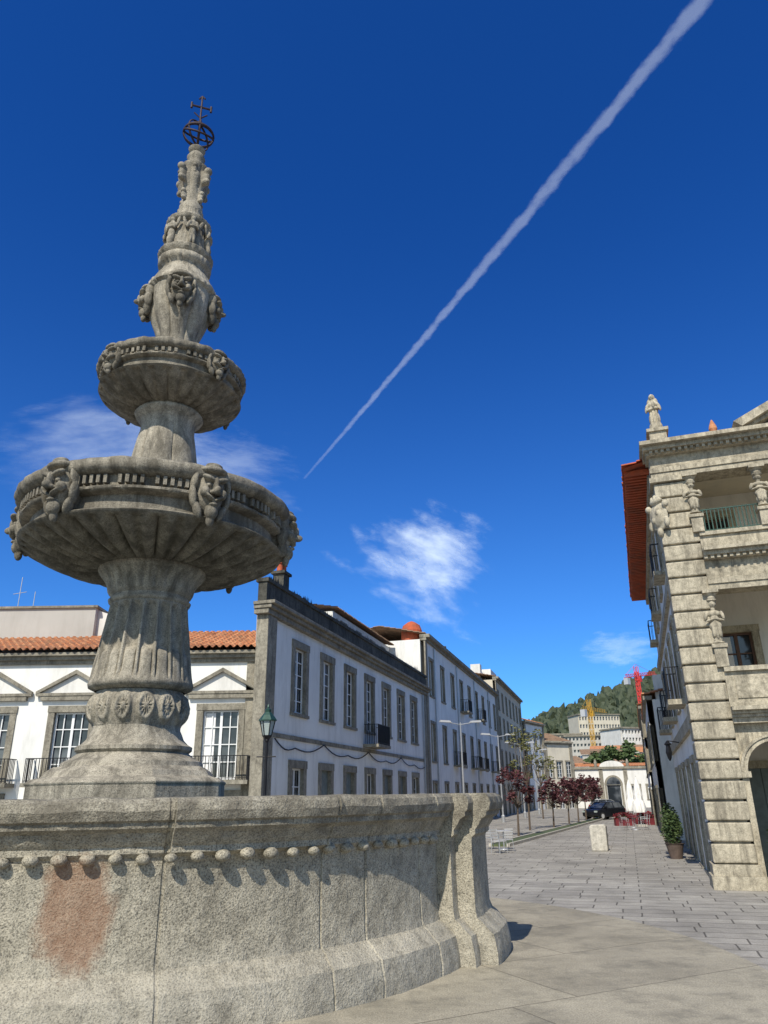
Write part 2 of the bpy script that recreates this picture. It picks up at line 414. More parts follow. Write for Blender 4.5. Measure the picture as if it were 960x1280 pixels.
for i in range(nb):
    a = 2 * pi * i / nb
    if any(abs(adiff(a, p)) < DR(8.6) for p in piers): continue
    inc = adiff(a, secs[0]) > 0 and adiff(a, secs[1]) < 0
    rr = 3.775 + (.045 if inc else 0); k_ = random.uniform(.85, 1.1)
    bmesh.ops.create_icosphere(bm, subdivisions=2, radius=1, matrix=Matrix.Translation((rr * cos(a), rr * sin(a), 1.03 + random.uniform(-.006, .006))) @ Matrix.Rotation(a, 4, 'Z') @ Matrix.Diagonal((.05 * k_, .052 * k_, .038 * k_, 1)))
me = bpy.data.meshes.new('bead_moulding'); bm.to_mesh(me); bm.free(); me.materials.append(M['granite_basin'])
me.polygons.foreach_set('use_smooth', [True] * len(me.polygons))
ob = bpy.data.objects.new('bead_moulding', me); scene.collection.objects.link(ob); ob.parent = F

octa = [DR(22.5 + 8 + 45 * k) for k in range(8)]
ob = lathe_fn('plinth', [(1.12, 1.0), (1.12, 1.55), (1.14, 1.58), (1.08, 1.62), (.98, 1.64), (.94, 1.70), (.86, 1.75), (.01, 1.75)], 'granite', F, octa, smooth=False); bevel(ob, .015)
T256 = thetas(360)
def frand(j, r, z, t): return .006 * noise.noise(Vector((cos(t) * 3, sin(t) * 3, z * 5)))
lathe_fn('column_base', [(.80, 1.74), (.78, 1.80), (.70, 1.84), (.62, 1.90), (.655, 1.93), (.655, 1.97), (.60, 2.0), (.55, 2.05), (.52, 2.12), (.50, 2.16), (.50, 2.2)], 'granite', F, thetas(96), frand)
def band_r(j, r, z, t):
    e = sin(pi * min(max((z - 2.2) / .4, 0), 1)) ** .5
    u = t * 7 / pi * 2; ph = (u % 2) - 1; zz = (z - 2.4) / .2
    ring = math.exp(-((sqrt(ph * ph + zz * zz * .8) - .62) / .16) ** 2) + .8 * math.exp(-(ph * ph + zz * zz) / .05)
    leaf = .6 * abs(sin(6 * math.atan2(zz, ph))) * math.exp(-((sqrt(ph * ph + zz * zz) - .35) / .2) ** 2)
    return e * .045 * (ring + leaf) + .01 * noise.noise(Vector((cos(t) * 12, sin(t) * 12, z * 12)))
lathe_fn('carved_band', [(.50 + .05 * sin(pi * k / 26), 2.2 + .4 * k / 26) for k in range(27)], 'granite', F, thetas(420), band_r, angle=70)
def flute(j, r, z, t):
    k = min(1, max(0, (z - 2.70) / .10)) * min(1, max(0, (3.64 - z) / .06))
    w = abs(sin(t * 9)); g = sqrt(max(0, w - .22) / .78)
    f = -.085 * g
    low = 1 if z < 3.02 else max(0, 1 - (z - 3.02) / .06)
    cab = .08 * sqrt(max(0, w - .45) / .55)
    return k * (f + low * cab) + frand(j, r, z, t)
cp = [(.52, 2.6), (.56, 2.62), (.60, 2.64), (.61, 2.68), (.605, 2.7)]
cp += [(.60 - .13 * (k / 24), 2.72 + .92 * k / 24) for k in range(25)]
cp += [(.46, 3.66), (.49, 3.68), (.50, 3.71), (.47, 3.74), (.47, 3.76)]
lathe_fn('fluted_column', cp, 'granite', F, thetas(504), flute, angle=75)
def cap_r(j, r, z, t):
    e = min(1, max(0, (z - 3.78) / .06)) * min(1, max(0, (4.06 - z) / .05))
    return e * .035 * (sqrt(abs(cos(t * 12))) - .6)
lathe_fn('column_capital', [(.47, 3.76), (.50, 3.79), (.51, 3.82), (.515, 3.86), (.525, 3.9), (.55, 3.95), (.58, 3.99), (.61, 4.02), (.64, 4.05), (.66, 4.08), (.66, 4.12)], 'granite', F, T256, cap_r, angle=70)

def bowl(name, R, z0, z1, neck, zn, nfl, amp):
    H = z1 - z0
    prof = [(neck, zn)]
    for k in range(1, 17):
        t = k / 16; prof.append((neck + (R * .90 - neck) * t, zn + (z0 - zn) * (t ** 1.8)))
    prof += [(R * .905, z0 + .0), (R * .935, z0 + .015), (R * .945, z0 + H * .07), (R * .925, z0 + H * .11), (R * .88, z0 + H * .13), (R * .875, z0 + H * .40), (R * .925, z0 + H * .43), (R * .945, z0 + H * .46),
             (R * .945, z0 + H * .51), (R * .915, z0 + H * .53), (R * .915, z0 + H * .72), (R * .965, z0 + H * .745), (R * .99, z0 + H * .80), (R, z0 + H * .86), (R, z0 + H * .95), (R * .985, z1), (R * .9, z1 + .005),
             (R * .86, z1 - .06), (R * .6, z1 - .3), (.01, z1 - .36)]
    def rf(j, r, z, t):
        return .012 * noise.noise(Vector((cos(t) * 4, sin(t) * 4, z * 6))) + (.016 * noise.noise(Vector((cos(t) * 14, sin(t) * 14, z * 9))) if j > 24 else 0)
    def zf(j, r, z, t):
        if 1 <= j <= 16:
            e = sin(pi * j / 17) ** .5; c = abs(sin(t * nfl))
            return -e * amp * (c ** .5 - .6 - .5 * math.exp(-((c - 1) / .06) ** 2))
        return .018 * noise.noise(Vector((t * 6, 0, z))) if j > 26 else 0
    lathe_fn(name, prof, 'granite_bowl', F, T256, rf, zf, angle=60)
    B = []; Fc = []; nd = int(R * 2 * pi / .085)
    for i in range(nd):
        a = 2 * pi * i / nd; r0, r1 = R * .91, R * .955 + random.uniform(-.006, .002); za, zb = z0 + H * .55 + random.uniform(-.003, .006), z0 + H * .71; da = .021 / R
        o = len(B)
        if random.random() < .06: continue
        for z in (za, zb):
            for (r, t) in ((r0, a - da), (r1, a - da), (r1, a + da), (r0, a + da)): B.append((r * cos(t), r * sin(t), z))
        Fc += [tuple(o + k for k in f) for f in ((0, 1, 2, 3), (7, 6, 5, 4), (0, 4, 5, 1), (1, 5, 6, 2), (2, 6, 7, 3))]
    mesh_obj(name + '_dentils', B, Fc, 'granite_bowl', F)
bowl('large_bowl', 1.72, 4.32, 4.95, .66, 4.1, 10, .12)
bowl('upper_bowl', 1.02, 6.6, 7.0, .40, 6.38, 7, .07)
lathe_fn('upper_stem', [(.50, 4.6), (.50, 5.2), (.46, 5.4), (.42, 5.6), (.40, 5.75), (.375, 5.95), (.355, 6.1), (.36, 6.2), (.385, 6.26), (.44, 6.30), (.46, 6.34), (.42, 6.40)], 'granite', F, T256,
         lambda j, r, z, t: .06 * (sqrt(abs(sin(t * 3))) - .6) * max(0, sin(pi * min(1, max(0, (z - 5.2) / .95)))) + frand(j, r, z, t), angle=60)
mask_e = [((-.05, 0, .02), (.30, .36, .52)), ((-.18, 0, .0), (.3, .40, .56)),
          ((.245, .15, .22), (.11, .19, .06), (.28, 0, 0)), ((.245, -.15, .22), (.11, .19, .06), (-.28, 0, 0)),
          ((.31, 0, .10), (.10, .06, .16)), ((.38, 0, -.04), (.13, .085, .09)), ((.31, .08, -.07), (.08, .05, .05)), ((.31, -.08, -.07), (.08, .05, .05)),
          ((.21, .22, -.06), (.12, .11, .11)), ((.21, -.22, -.06), (.12, .11, .11)), ((.225, .14, .09), (.06, .075, .045)), ((.225, -.14, .09), (.06, .075, .045)),
          ((.28, .11, -.18), (.08, .15, .035), (.5, 0, 0)), ((.28, -.11, -.18), (.08, .15, .035), (-.5, 0, 0)), ((.25, 0, -.31), (.09, .11, .04)),
          ((.17, 0, -.45), (.14, .16, .16)), ((.14, 0, -.62), (.09, .10, .14)),
          ((.08, 0, .44), (.24, .36, .10)), ((.10, 0, .54), (.14, .22, .08))]
for sgn in (-1, 1):
    mask_e += [((.0, sgn * .42, .20), (.15, .09, .22), (sgn * .12, 0, 0)), ((.02, sgn * .43, -.14), (.13, .08, .24), (-sgn * .18, 0, 0)), ((.04, sgn * .30, -.42), (.12, .09, .2), (-sgn * .45, 0, 0))]
mask = blobs('stone_mask', mask_e, 'granite_bowl', .016)
CA = math.atan2(-FC[1], -FC[0])
def ang(deg): return CA + DR(deg)
for k in range(6):
    a = ang(19 + 60 * k)
    place('rim_mask_%d' % (k + 1), mask, F, (1.62 * cos(a), 1.62 * sin(a), 4.66), a, (.54, .47, .56), .06)
for k in range(4):
    a = ang(35 + 90 * k)
    place('upper_mask_%d' % (k + 1), mask, F, (.95 * cos(a), .95 * sin(a), 6.83), a, (.34, .34, .34))
def urn_r(j, r, z, t):
    e = sin(pi * min(1, max(0, (z - 7.3) / 1.15)))
    return .06 * e * (sqrt(abs(sin(t * 4 + .4))) - .6) + .010 * noise.noise(Vector((cos(t) * 9, sin(t) * 9, z * 9)))
lathe_fn('masked_urn', [(.34, 6.9), (.30, 7.2), (.26, 7.45), (.27, 7.6), (.31, 7.72), (.36, 7.85), (.41, 8.0), (.43, 8.15), (.44, 8.3), (.44, 8.38), (.49, 8.41), (.49, 8.47), (.45, 8.50),
         (.43, 8.56), (.39, 8.66), (.33, 8.74), (.32, 8.80), (.36, 8.84), (.39, 8.87), (.39, 8.95), (.36, 8.98)], 'granite', F, T256, urn_r, angle=60)
for k in range(4):
    a = ang(-2 + 90 * k)
    place('urn_mask_%d' % (k + 1), mask, F, (.44 * cos(a), .44 * sin(a), 8.2), a, (.44, .42, .46))
def drum_r(j, r, z, t): return .010 * noise.noise(Vector((cos(t) * 8, sin(t) * 8, z * 12)))
lathe_fn('figured_drum', [(.36, 8.98), (.40, 9.02), (.41, 9.07), (.38, 9.10), (.30, 9.13)] + [(.295 - .03 * k / 10, 9.15 + .45 * k / 10) for k in range(11)] +
         [(.31, 9.62), (.335, 9.65), (.34, 9.69), (.30, 9.73), (.24, 9.78), (.21, 9.82), (.19, 9.9), (.20, 9.95), (.17, 9.98)], 'granite', F, T256, drum_r, angle=40)
fig_e = [((0, 0, .5), (.09, .085, .11)), ((0, 0, .25), (.11, .15, .18)), ((0, 0, -.1), (.12, .12, .32)), ((.06, .14, .2), (.07, .06, .18), (.3, 0, 0)), ((.06, -.14, .2), (.07, .06, .18), (-.3, 0, 0)),
         ((.05, .05, -.35), (.09, .06, .2)), ((.05, -.05, -.35), (.09, .06, .2)), ((.1, 0, .12), (.06, .12, .05)), ((0, .26, .3), (.05, .06, .2), (-.3, 0, 0)), ((0, -.26, .3), (.05, .06, .2), (.3, 0, 0))]
figm = blobs('relief_figure', fig_e, 'granite', .018)
for k in range(6):
    a = ang(10 + 60 * k); place('drum_figure_%d' % (k + 1), figm, F, (.31 * cos(a), .31 * sin(a), 9.38), a, .46)
def cap2(j, r, z, t):
    e = max(0, sin(pi * min(1, max(0, (z - 10.2) / .75))))
    return .03 * e * (abs(sin(t * 4)) - .45)
lathe_fn('upper_shaft', [(.17, 9.96), (.18, 10.05), (.155, 10.1), (.15, 10.2), (.17, 10.3), (.16, 10.4), (.19, 10.48), (.215, 10.55), (.22, 10.6), (.20, 10.66), (.18, 10.72), (.20, 10.78), (.215, 10.82), (.215, 10.86), (.17, 10.88),
         (.13, 10.93), (.11, 11.0), (.13, 11.06), (.145, 11.1), (.12, 11.15), (.09, 11.2), (.12, 11.24), (.135, 11.28), (.10, 11.32), (.01, 11.36)], 'granite', F, thetas(128), cap2, angle=50)
sc_e = [((0, 0, 0), (.1, .05, .13)), ((.07, 0, .08), (.06, .06, .06)), ((.04, 0, -.1), (.07, .05, .05)), ((-.05, 0, 0), (.08, .05, .16))]
scm = blobs('scroll', sc_e, 'granite', .012)
for k in range(4):
    a = ang(45 + 90 * k)
    place('scroll_a_%d' % k, scm, F, (.21 * cos(a), .21 * sin(a), 10.6), a, 1.1)
    place('scroll_b_%d' % k, scm, F, (.15 * cos(a), .15 * sin(a), 10.22), a, .7)
    a += DR(45); place('scroll_c_%d' % k, scm, F, (.17 * cos(a), .17 * sin(a), 10.7), a, .7)
def torus(name, R, r, loc, rot, parent, mat='rust', n=40):
    vs = []; fs = []; mtx = Matrix.Rotation(rot[2], 4, 'Z') @ Matrix.Rotation(rot[0], 4, 'X')
    for i in range(n):
        a = 2 * pi * i / n
        for k in range(6):
            b_ = 2 * pi * k / 6
            v = mtx @ Vector(((R + r * cos(b_)) * cos(a), (R + r * cos(b_)) * sin(a), r * 1.6 * sin(b_))); vs.append(v + Vector(loc))
    for i in range(n):
        for k in range(6): fs.append((i * 6 + k, ((i + 1) % n) * 6 + k, ((i + 1) % n) * 6 + (k + 1) % 6, i * 6 + (k + 1) % 6))
    return mesh_obj(name, vs, fs, mat, parent, True)
zc = 11.62
for i, rt in enumerate([(0, 0, 0), (DR(90), 0, DR(20)), (DR(90), 0, DR(110)), (DR(35), 0, DR(30)), (DR(90), 0, DR(65))]):
    torus('armillary_ring_%d' % i, .24 if i != 3 else .246, .012 if i else .018, (0, 0, zc), rt, F)
B = Build('iron_cross'); B.root.parent = F
B.rod('staff', 'rust', (0, 0, 11.3), (0, 0, 12.5), .016)
for z_ in (11.88, 11.36): B.lathe('collar', 'rust', [(.02, z_ - .03), (.05, z_ - .01), (.05, z_ + .01), (.02, z_ + .03)], n=12)
B.rod('arm', 'rust', (-.15, -.05, 12.25), (.15, .05, 12.25), .018)
for sg in (-1, 1):
    B.rod('arm', 'rust', (sg * .15, sg * .05, 12.19), (sg * .15, sg * .05, 12.31), .02)
    B.rod('arm', 'rust', (0, 0, 12.0), (sg * .10, sg * .03, 12.1), .012); B.rod('arm', 'rust', (0, 0, 12.5), (sg * .05, 0, 12.44), .014)
B.done()

# ------------------------------------------------------------------ low white house facing the square
B = Build('white_balcony_house', (-22, 28.7, 0), 0)
X = lambda x: x + 22
cx = [X(-6.3), X(-9.25), X(-11.95), X(-15.0), X(-18)]
ops = []
for c in cx:
    ops.append((c - .68, c + .68, 2.05, 4.55, 4, 4))
    ops.append((c - .7, c + .7, ST + .1, 1.45, 2, 3, 'shut'))
B.facade(0, 17.15, ST, 6.35, ops, fw=.24)
for c in cx:
    B.box('stone_surrounds', 'trim_stone', c - 1.25, c + 1.25, -.16, .013, 4.98, 5.14)
    B.prism('pediment_fields', 'white2', [(c - 1.3, 5.143), (c + 1.3, 5.143), (c + 1.3, 5.22), (c, 5.98), (c - 1.3, 5.22)], -.05, .014)
    for sg in (-1, 1):
        B.prism('pediments', 'trim_stone', [(c + sg * 1.45, 5.19), (c + sg * 1.45, 5.31), (c + sg * .002, 6.12), (c + sg * .002, 5.97)], -.2, -.052)
    B.box('pediments', 'trim_stone', c - 1.44, c + 1.44, -.19, -.052, 5.145, 5.25)
    B.box('balcony_slab', 'trim_stone', c - 1.25, c + 1.25, -.75, .012, 1.88, 2.02)
    B.railing(c - 1.2, c + 1.2, -.68, 2.02, .85, sides=.64)
B.box('end_quoin', 'trim_stone', 16.6, 17.14, -.05, .012, ST, 6.34)
B.box('cornice', 'trim_stone', -.05, 17.1, -.12, .3, 6.352, 6.5); B.box('cornice', 'trim_stone', -.05, 17.1, -.26, .3, 6.503, 6.64); B.box('cornice', 'trim_stone', -.05, 17.1, -.40, .3, 6.643, 6.76)
B.box('walls_back', 'white', 0, 17.1, .3, 9, ST, 6.6)
B.tiles(-.1, 17.15, -.55, 6.84, 4.6, 8.55, per=.27); B.tiles(-.1, 17.15, 9.6, 6.9, 4.6, 8.55, per=.27)
B.box('attic', 'grey_plaster', 4.8, 9.2, 3.0, 6.0, 7.6, 9.35); B.box('attic_cap', 'trim_stone', 4.7, 9.3, 2.9, 6.1, 9.353, 9.45)
B.prism('attic_wing', 'white2', [(9.203, 7.6), (12.4, 8.2), (9.203, 9.3)], 3.3, 5.8)
for x_ in (5.2, 5.9): B.rod('antenna', 'steel', (x_, 4, 9.1), (x_, 4, 10.7 - (x_ - 5.6)), .02)
B.rod('antenna', 'steel', (4.9, 4, 10.3), (5.5, 4, 10.4), .015)
B.done()

# ------------------------------------------------------------------ left row
d_left = math.atan2(.961, .276)
P0 = Vector((-4.63, 28.0))
dl = Vector((.276, .961))
def lrow(s): p = P0 + dl * s; return (p.x, p.y, 0)
B = Build('townhouse_with_parapet', lrow(0), d_left)
ops = []; ws = [3.5 + 3.28 * i for i in range(7)]
for i, s_ in enumerate(ws):
    ops.append((s_ - .62, s_ + .62, 4.62, 7.3, 2, 5))
    ops.append((s_ - .62, s_ + .62, ST + .05 if i % 2 else .4, 2.5, 2, 3, 'win' if i % 3 == 0 else 'shut'))
B.facade(0, 26.6, ST, 8.05, ops, fw=.30)
B.box('corner_pilaster', 'trim_stone', -.1, .75, -.14, .35, ST, 8.05); B.box('corner_pilaster', 'trim_stone', 25.9, 26.6, -.12, .02, ST, 8.05)
for k, (z_, o) in enumerate([(8.053, .12), (8.25, .26), (8.40, .42)]): B.box('cornice', 'trim_stone', -.3 - .05 * k, 26.7 + .01 * k, -o - .1, .4, z_, z_ + (.19, .145, .13)[k])
B.box('string_course', 'trim_stone', .76, 25.89, -.06, .012, 3.55, 3.72)
B.box('parapet', 'dark_stone', -.32, 26.65, -.12, .25, 8.535, 9.30); B.box('parapet', 'dark_stone', -.38, 26.7, -.2, .33, 9.303, 9.45)
for i in range(3200):  # moss and weeds on the parapet
    s_ = random.uniform(-.2, 26.5); cl = noise.noise(Vector((s_ * .9, 0, 0)))
    if cl < -.12: continue
    hgt = random.random() * (.14 + .45 * max(0, cl)); y_ = random.uniform(-.2, .25)
    B.add('parapet_weeds', 'dark_stone', [(s_ - .06, y_, 9.44), (s_ + .06, y_ + .02, 9.44), (s_ + random.uniform(-.06, .06), y_, 9.46 + hgt)], [(0, 1, 2)])
B.slab('walls_back', 'white2', [(.05, .4), (26.6, .4), (26.6, 5), (14, 4.6), (1, .9)], ST, 8.5)
B.tiles(1.0, 26.6, .5, 9.0, 4.6, 10.4, mat='tile_old', hip0=13)
B.box('attic_storey', 'white2', 14.5, 26.6, 2.6, 4.6, 8.6, 11.7); B.tiles(14.2, 26.7, 2.2, 11.8, 4.8, 12.3, mat='tile_old')
for s_ in (16, 19, 22, 24.6): B.box('attic_windows', 'glass', s_, s_ + .9, 2.55, 2.6, 10.2, 11.3); B.box('attic_window_frames', 'trim_stone', s_ - .12, s_ + 1.02, 2.57, 2.599, 10.08, 11.42)
B.box('chimney', 'dark_stone', 2.6, 3.2, .5, 1.0, 8.6, 10.5); B.box('chimney', 'dark_stone', 2.5, 3.3, .42, 1.08, 10.503, 10.62)
for k in range(2): B.lathe('chimney_pot', 'tile_red', [(.14, 10.62), (.12, 10.95), (.17, 10.98), (.17, 11.1), (.1, 11.2)], c=(2.72 + .40 * k, .75), n=14)
B.box('chimney', 'dark_stone', 4.6, 5.1, .7, 1.2, 8.6, 10.1)
s_ = ws[3]
B.box('balcony_slab', 'trim_stone', s_ - 1.15, s_ + 1.15, -.85, .0, 3.78, 3.93); B.railing(s_ - 1.1, s_ + 1.1, -.8, 3.93, 1.0, sides=.75, step=.1, r=.014)
pts = [(1, -.1, 3.5)] + [(s_ - .5, -.09, 3.25 + .3 * (i % 2)) for i, s_ in enumerate(ws)] + [(26, -.1, 3.3)]
for a_, b_ in zip(pts, pts[1:]):
    pv = None
    for k in range(7):
        t = k / 6; q = Vector(a_).lerp(Vector(b_), t) - Vector((0, 0, .22 * sin(pi * t)))
        if pv: B.rod('cables', 'iron', pv, q, .028)
        pv = q
B.rod('drainpipe', 'steel', (25.6, -.1, ST), (25.6, -.1, 8.0), .06)
B.bev['corner_pilaster'] = .02; B.bev['cornice'] = .02
B.done()

def townhouse(name, s0, s1, zt, rows, n, wmat='white', roofz=1.8, balc=(), loc=None, rot=None, depth=11, trim='trim_stone', fmat='frame', w=1.1, tmat='tile_old', eave=-.1):
    L = s1 - s0
    B = Build(name, loc or lrow(s0), d_left if rot is None else rot)
    ops = []
    for ri, (za, zb) in enumerate(rows):
        for i in range(n):
            c = L * (i + .5) / n; ops.append((c - w / 2, c + w / 2, za, zb, 2, 4))
            if (ri, i) in balc:
                B.box('balcony_slab', trim, c - 1, c + 1, -.8, -.0, za - .13, za + .0); B.railing(c - .95, c + .95, -.75, za, 1.0, sides=.7, step=.16, r=.016)
    B.facade(0, L, ST, zt, ops, wmat=wmat, fw=.2, smat=trim, fmat=fmat)
    for x_ in (0, L - .6): B.box('quoins', trim, x_ + .002, x_ + .6, -.1, .02, ST, zt)
    B.box('cornice', trim, -.05, L + .05, -.18, .3, zt + .002, zt + .2); B.box('cornice', trim, -.07, L + .07, -.45, .3, zt + .203, zt + .45)
    B.box('walls_back', wmat, .01, L - .01, .3, depth, ST, zt + .1)
    B.tiles(-.1, L + .1, eave, zt + .52, depth / 2, zt + .4 + roofz, mat=tmat); B.tiles(-.1, L + .1, depth + .3, zt + .48, depth / 2, zt + .4 + roofz, mat=tmat)
    return B
rows3 = [(ST + .1, 2.2), (3.7, 6.3), (8.3, 10.9)]
B = townhouse('long_townhouse', 26.9, 63.5, 12.1, rows3, 9, balc=[(1, 2), (1, 4), (1, 5), (2, 3), (2, 5), (1, 7)], depth=7, roofz=.9)
B.lathe('dome_ventilator', 'tile_red', [(.8, 12.3), (.8, 13.1), (.65, 13.5), (.3, 13.75), (.05, 13.85)], c=(1.2, 1.2), n=16)
B.box('party_wall', 'dark_stone', 9, 9.3, .2, 4, 12.5, 13.3); B.box('chimney', 'white2', 14, 15, 3, 4, 13, 14.4); B.box('chimney', 'white2', 25, 26, 3, 4, 13, 15.0)
for s_ in (3, 12, 21, 30): B.rod('drainpipe', 'steel', (s_, -.08, ST), (s_, -.08, 12), .06)
B.done()
B = townhouse('ochre_townhouse', 63.9, 90, 14.2, [(ST, 2.4), (3.8, 6.2), (7.6, 10), (11, 13.1)], 7, wmat='ochre', balc=[(1, 1), (1, 3), (2, 2), (2, 4)], roofz=1.2)
B.box('chimney', 'white2', 2, 3.2, 2, 3.2, 14, 16.6); B.box('roof_terrace', 'white', 4, 9, 1, 5, 14.3, 16.2); B.done()
B = townhouse('corner_townhouse', 0, 9, 11.4, [(ST, 2.4), (3.8, 6.2), (7.6, 10)], 3, loc=(20.6, 115, 0), rot=math.atan2(8, 4.6), wmat='white', tmat='tile'); B.done()
B = townhouse('small_townhouse', 0, 6, 8.8, [(ST, 2.2), (3.8, 6.2)], 3, loc=(24.9, 122.6, 0), rot=math.atan2(3, 5), wmat='cream'); B.done()
B = Build('white_arched_gatehouse', (29.6, 126, 0), DR(-8))
B.facade(0, 14, ST, 5.0, [(5.4, 7.6, ST, 2.6, 1, 1), (1.2, 2.4, .4, 2.4, 2, 3), (3.2, 4.2, .4, 2.4, 2, 3), (9.2, 10.4, .4, 2.4, 2, 3), (11.7, 12.8, .4, 2.4, 2, 3)], fw=.3, wmat='white2')
B.box('cornice', 'trim_stone', -.1, 14.1, -.3, .3, 5.003, 5.35); B.box('walls_back', 'white2', 0, 14, .3, 9, ST, 5.3)
for xx in (0.02, 4.4, 8.2, 13.38): B.box('pilasters', 'trim_stone', xx, xx + .6, -.12, .01, ST, 5.0)
B.prism('arched_gable', 'white2', [(4.6, 5.353)] + [(6.5 + 1.9 * cos(a), 5.353 + .9 * sin(a)) for a in [pi - pi * k / 14 for k in range(1, 14)]] + [(8.4, 5.353)], -.1, .3)
for xx in (.5, 4.0, 9.0, 13.5): B.lathe('finials', 'trim_stone', [(.2, 5.35), (.25, 6.0), (.1, 6.5)], c=(xx, 0), n=8)
B.prism('arch_trim', 'trim_stone', [(5.1, 2.65)] + [(6.5 + 1.4 * cos(a), 2.65 + 1.4 * sin(a)) for a in [pi - pi * k / 14 for k in range(1, 14)]] + [(7.9, 2.65)], -.08, .01)
B.prism('arch_glazing', 'glass', [(5.4, 2.66)] + [(6.5 + 1.1 * cos(a), 2.66 + 1.1 * sin(a)) for a in [pi - pi * k / 14 for k in range(1, 14)]] + [(7.6, 2.66)], -.09, .0)
B.tiles(0, 14, .3, 5.4, 5, 6.0); B.done()

# ------------------------------------------------------------------ Renaissance loggia building (right)
C0 = (7.88, 19.7, 0); RM = DR(-18)
B = Build('arcaded_loggia_palace', C0, RM)
FS, FCV = 'facade_stone', 'facade_carved'
PW = .98; BAY = 1.75; NB = 6; LX = 2 * PW + NB * BAY
def rustic(x0, x1, y0, y1, z0, z1, h=.46):
    B.box('pilaster_core', 'trim_stone', x0 + .07, x1 - .07, y0 + .07, y1 - .05, z0, z1); n = int((z1 - z0) / h); h = (z1 - z0) / n
    for i in range(n):
        e = .018 * random.random()
        B.box('rusticated_pilaster', FS, x0 - e, x1 + e, y0 - e, y1, z0 + i * h + .026, z0 + (i + 1) * h - .026)
B.bev['rusticated_pilaster'] = .035
for xx in (0, LX - PW):
    rustic(xx, xx + PW, 0, PW * .9, ST + .55, 9.8)
    B.box('plinth', FS, xx - .1, xx + PW + .1, -.1, PW, ST, ST + .3); B.box('plinth', FS, xx - .05, xx + PW + .05, -.05, PW, ST + .303, ST + .55)
yw = .12; td = .6
def arch_wall(x0, x1, z0, zs, zt, r):
    c = (x0 + x1) / 2
    for a, b_ in ((x0, c - r), (c + r, x1)): B.box('arcade', FS, a, b_, yw, yw + td, z0, zs)
    n = 20; arc = [(c - r * cos(pi * k / n), zs + r * sin(pi * k / n)) for k in range(n + 1)]
    B.prism('arcade', FS, [(x0, zs), (c - r, zs)] + arc[1:n // 2 + 1] + [(c, zt), (x0, zt)], yw, yw + td)
    B.prism('arcade', FS, [(c, zt)] + arc[n // 2:-1] + [(c + r, zs), (x1, zs), (x1, zt)], yw, yw + td)
    for k in range(n):
        a0, a1 = pi * k / n, pi * (k + 1) / n
        for (ra, rb, pr) in ((r - .003, r + .10, .05), (r + .10, r + .16, .09)):
            B.prism('archivolt', FS, [(c - ra * cos(a0), zs + ra * sin(a0)), (c - rb * cos(a0), zs + rb * sin(a0)), (c - rb * cos(a1), zs + rb * sin(a1)), (c - ra * cos(a1), zs + ra * sin(a1))], yw - pr, yw + .01)
    for xa, xb in ((x0 - .01, c - r + .06), (c + r - .06, x1 + .01)): B.box('imposts', FS, xa, xb, yw - .08, yw + td, zs - .14, zs + .003)
for i in range(NB):
    x0 = PW + BAY * i; arch_wall(x0, x0 + BAY, ST, 1.85, 3.0, .72)
xa, xb = PW + .002, LX - PW - .002
for z0_, z1_, o in ((3.003, 3.14, .10), (3.143, 3.22, .17), (3.223, 3.30, .25), (3.303, 3.40, .38)): B.box('first_cornice', FS, xa, xb, -o, .9, z0_, z1_)
B.box('first_parapet', FS, xa, xb, -.02, .35, 3.403, 4.30); B.box('first_parapet', FS, xa, xb, -.12, .42, 4.303, 4.42); B.box('first_parapet', FS, xa, xb, -.08, .36, 3.406, 3.52)
for i in range(NB): B.box('parapet_panels', FCV, PW + BAY * i + .22, PW + BAY * (i + 1) - .22, -.05, -.01, 3.62, 4.20)
B.box('floor_slabs', 'cream', PW, LX - PW, .901, 3.2, 3.1, 3.38); B.box('floor_slabs', 'cream', PW, LX - PW, .6, 3.2, 7.3, 7.7); B.box('floor_slabs', 'cream', PW, LX - PW, .6, 3.2, 10.35, 10.6)
B.T = Matrix.Translation((0, 3.2, 0))
o2 = []
for i in range(NB):
    c = PW + BAY * (i + .5)
    if i % 2 == 0: o2 += [(c - .45, c + .45, 3.4, 5.9, 2, 4), (c - .42, c + .42, 7.8, 9.6, 2, 4), (c - .5, c + .5, ST, 2.0, 2, 3, 'shut')]
B.facade(.3, LX - .3, ST, 10.6, o2, wmat='white', smat=FS, fmat='door', fw=.2, ledge=False)
B.T = Matrix.Identity(4)
for xx in (PW - .25, LX - PW + .05): B.box('loggia_sides', 'white', xx, xx + .2, .92, 3.2, ST, 10.5)
for z0_, z1_, o in ((6.5, 6.66, .03), (6.663, 6.82, .07), (7.33, 7.42, .16), (7.423, 7.53, .28), (7.533, 7.62, .40)): B.box('second_cornice', FS, xa, xb, -o, .6, z0_, z1_)
B.box('second_frieze', FCV, xa, xb, .0, .6, 6.823, 7.327)
for i in range(int((xb - xa) / .16)): B.box('dentils', FS, xa + .16 * i, xa + .16 * i + .085, -.24, -.15, 7.335, 7.42)
B.box('second_parapet', FS, xa, xb, .0, .35, 7.623, 8.05); B.box('second_parapet', FS, xa, xb, -.08, .42, 8.053, 8.16)
B.railing(xa, xb, .1, 8.16, .70, part='iron_balustrade', mat='greeniron', step=.1, r=.014)
for z0_, z1_, o in ((9.95, 10.1, .04), (10.103, 10.25, .08), (10.63, 10.74, .18), (10.743, 10.86, .34), (10.863, 10.98, .5)): B.box('top_cornice', FS, -.02 - o * .45, LX + .02 + o * .45, -o, .7, z0_, z1_)
B.box('top_frieze', FCV, -.02, LX + .02, .0, .7, 10.253, 10.627)
B.box('pilaster_caps', FS, -.1, PW + .1, -.1, .9, 9.8, 9.947); B.box('pilaster_caps', FS, LX - PW - .1, LX + .1, -.1, .9, 9.8, 9.947)
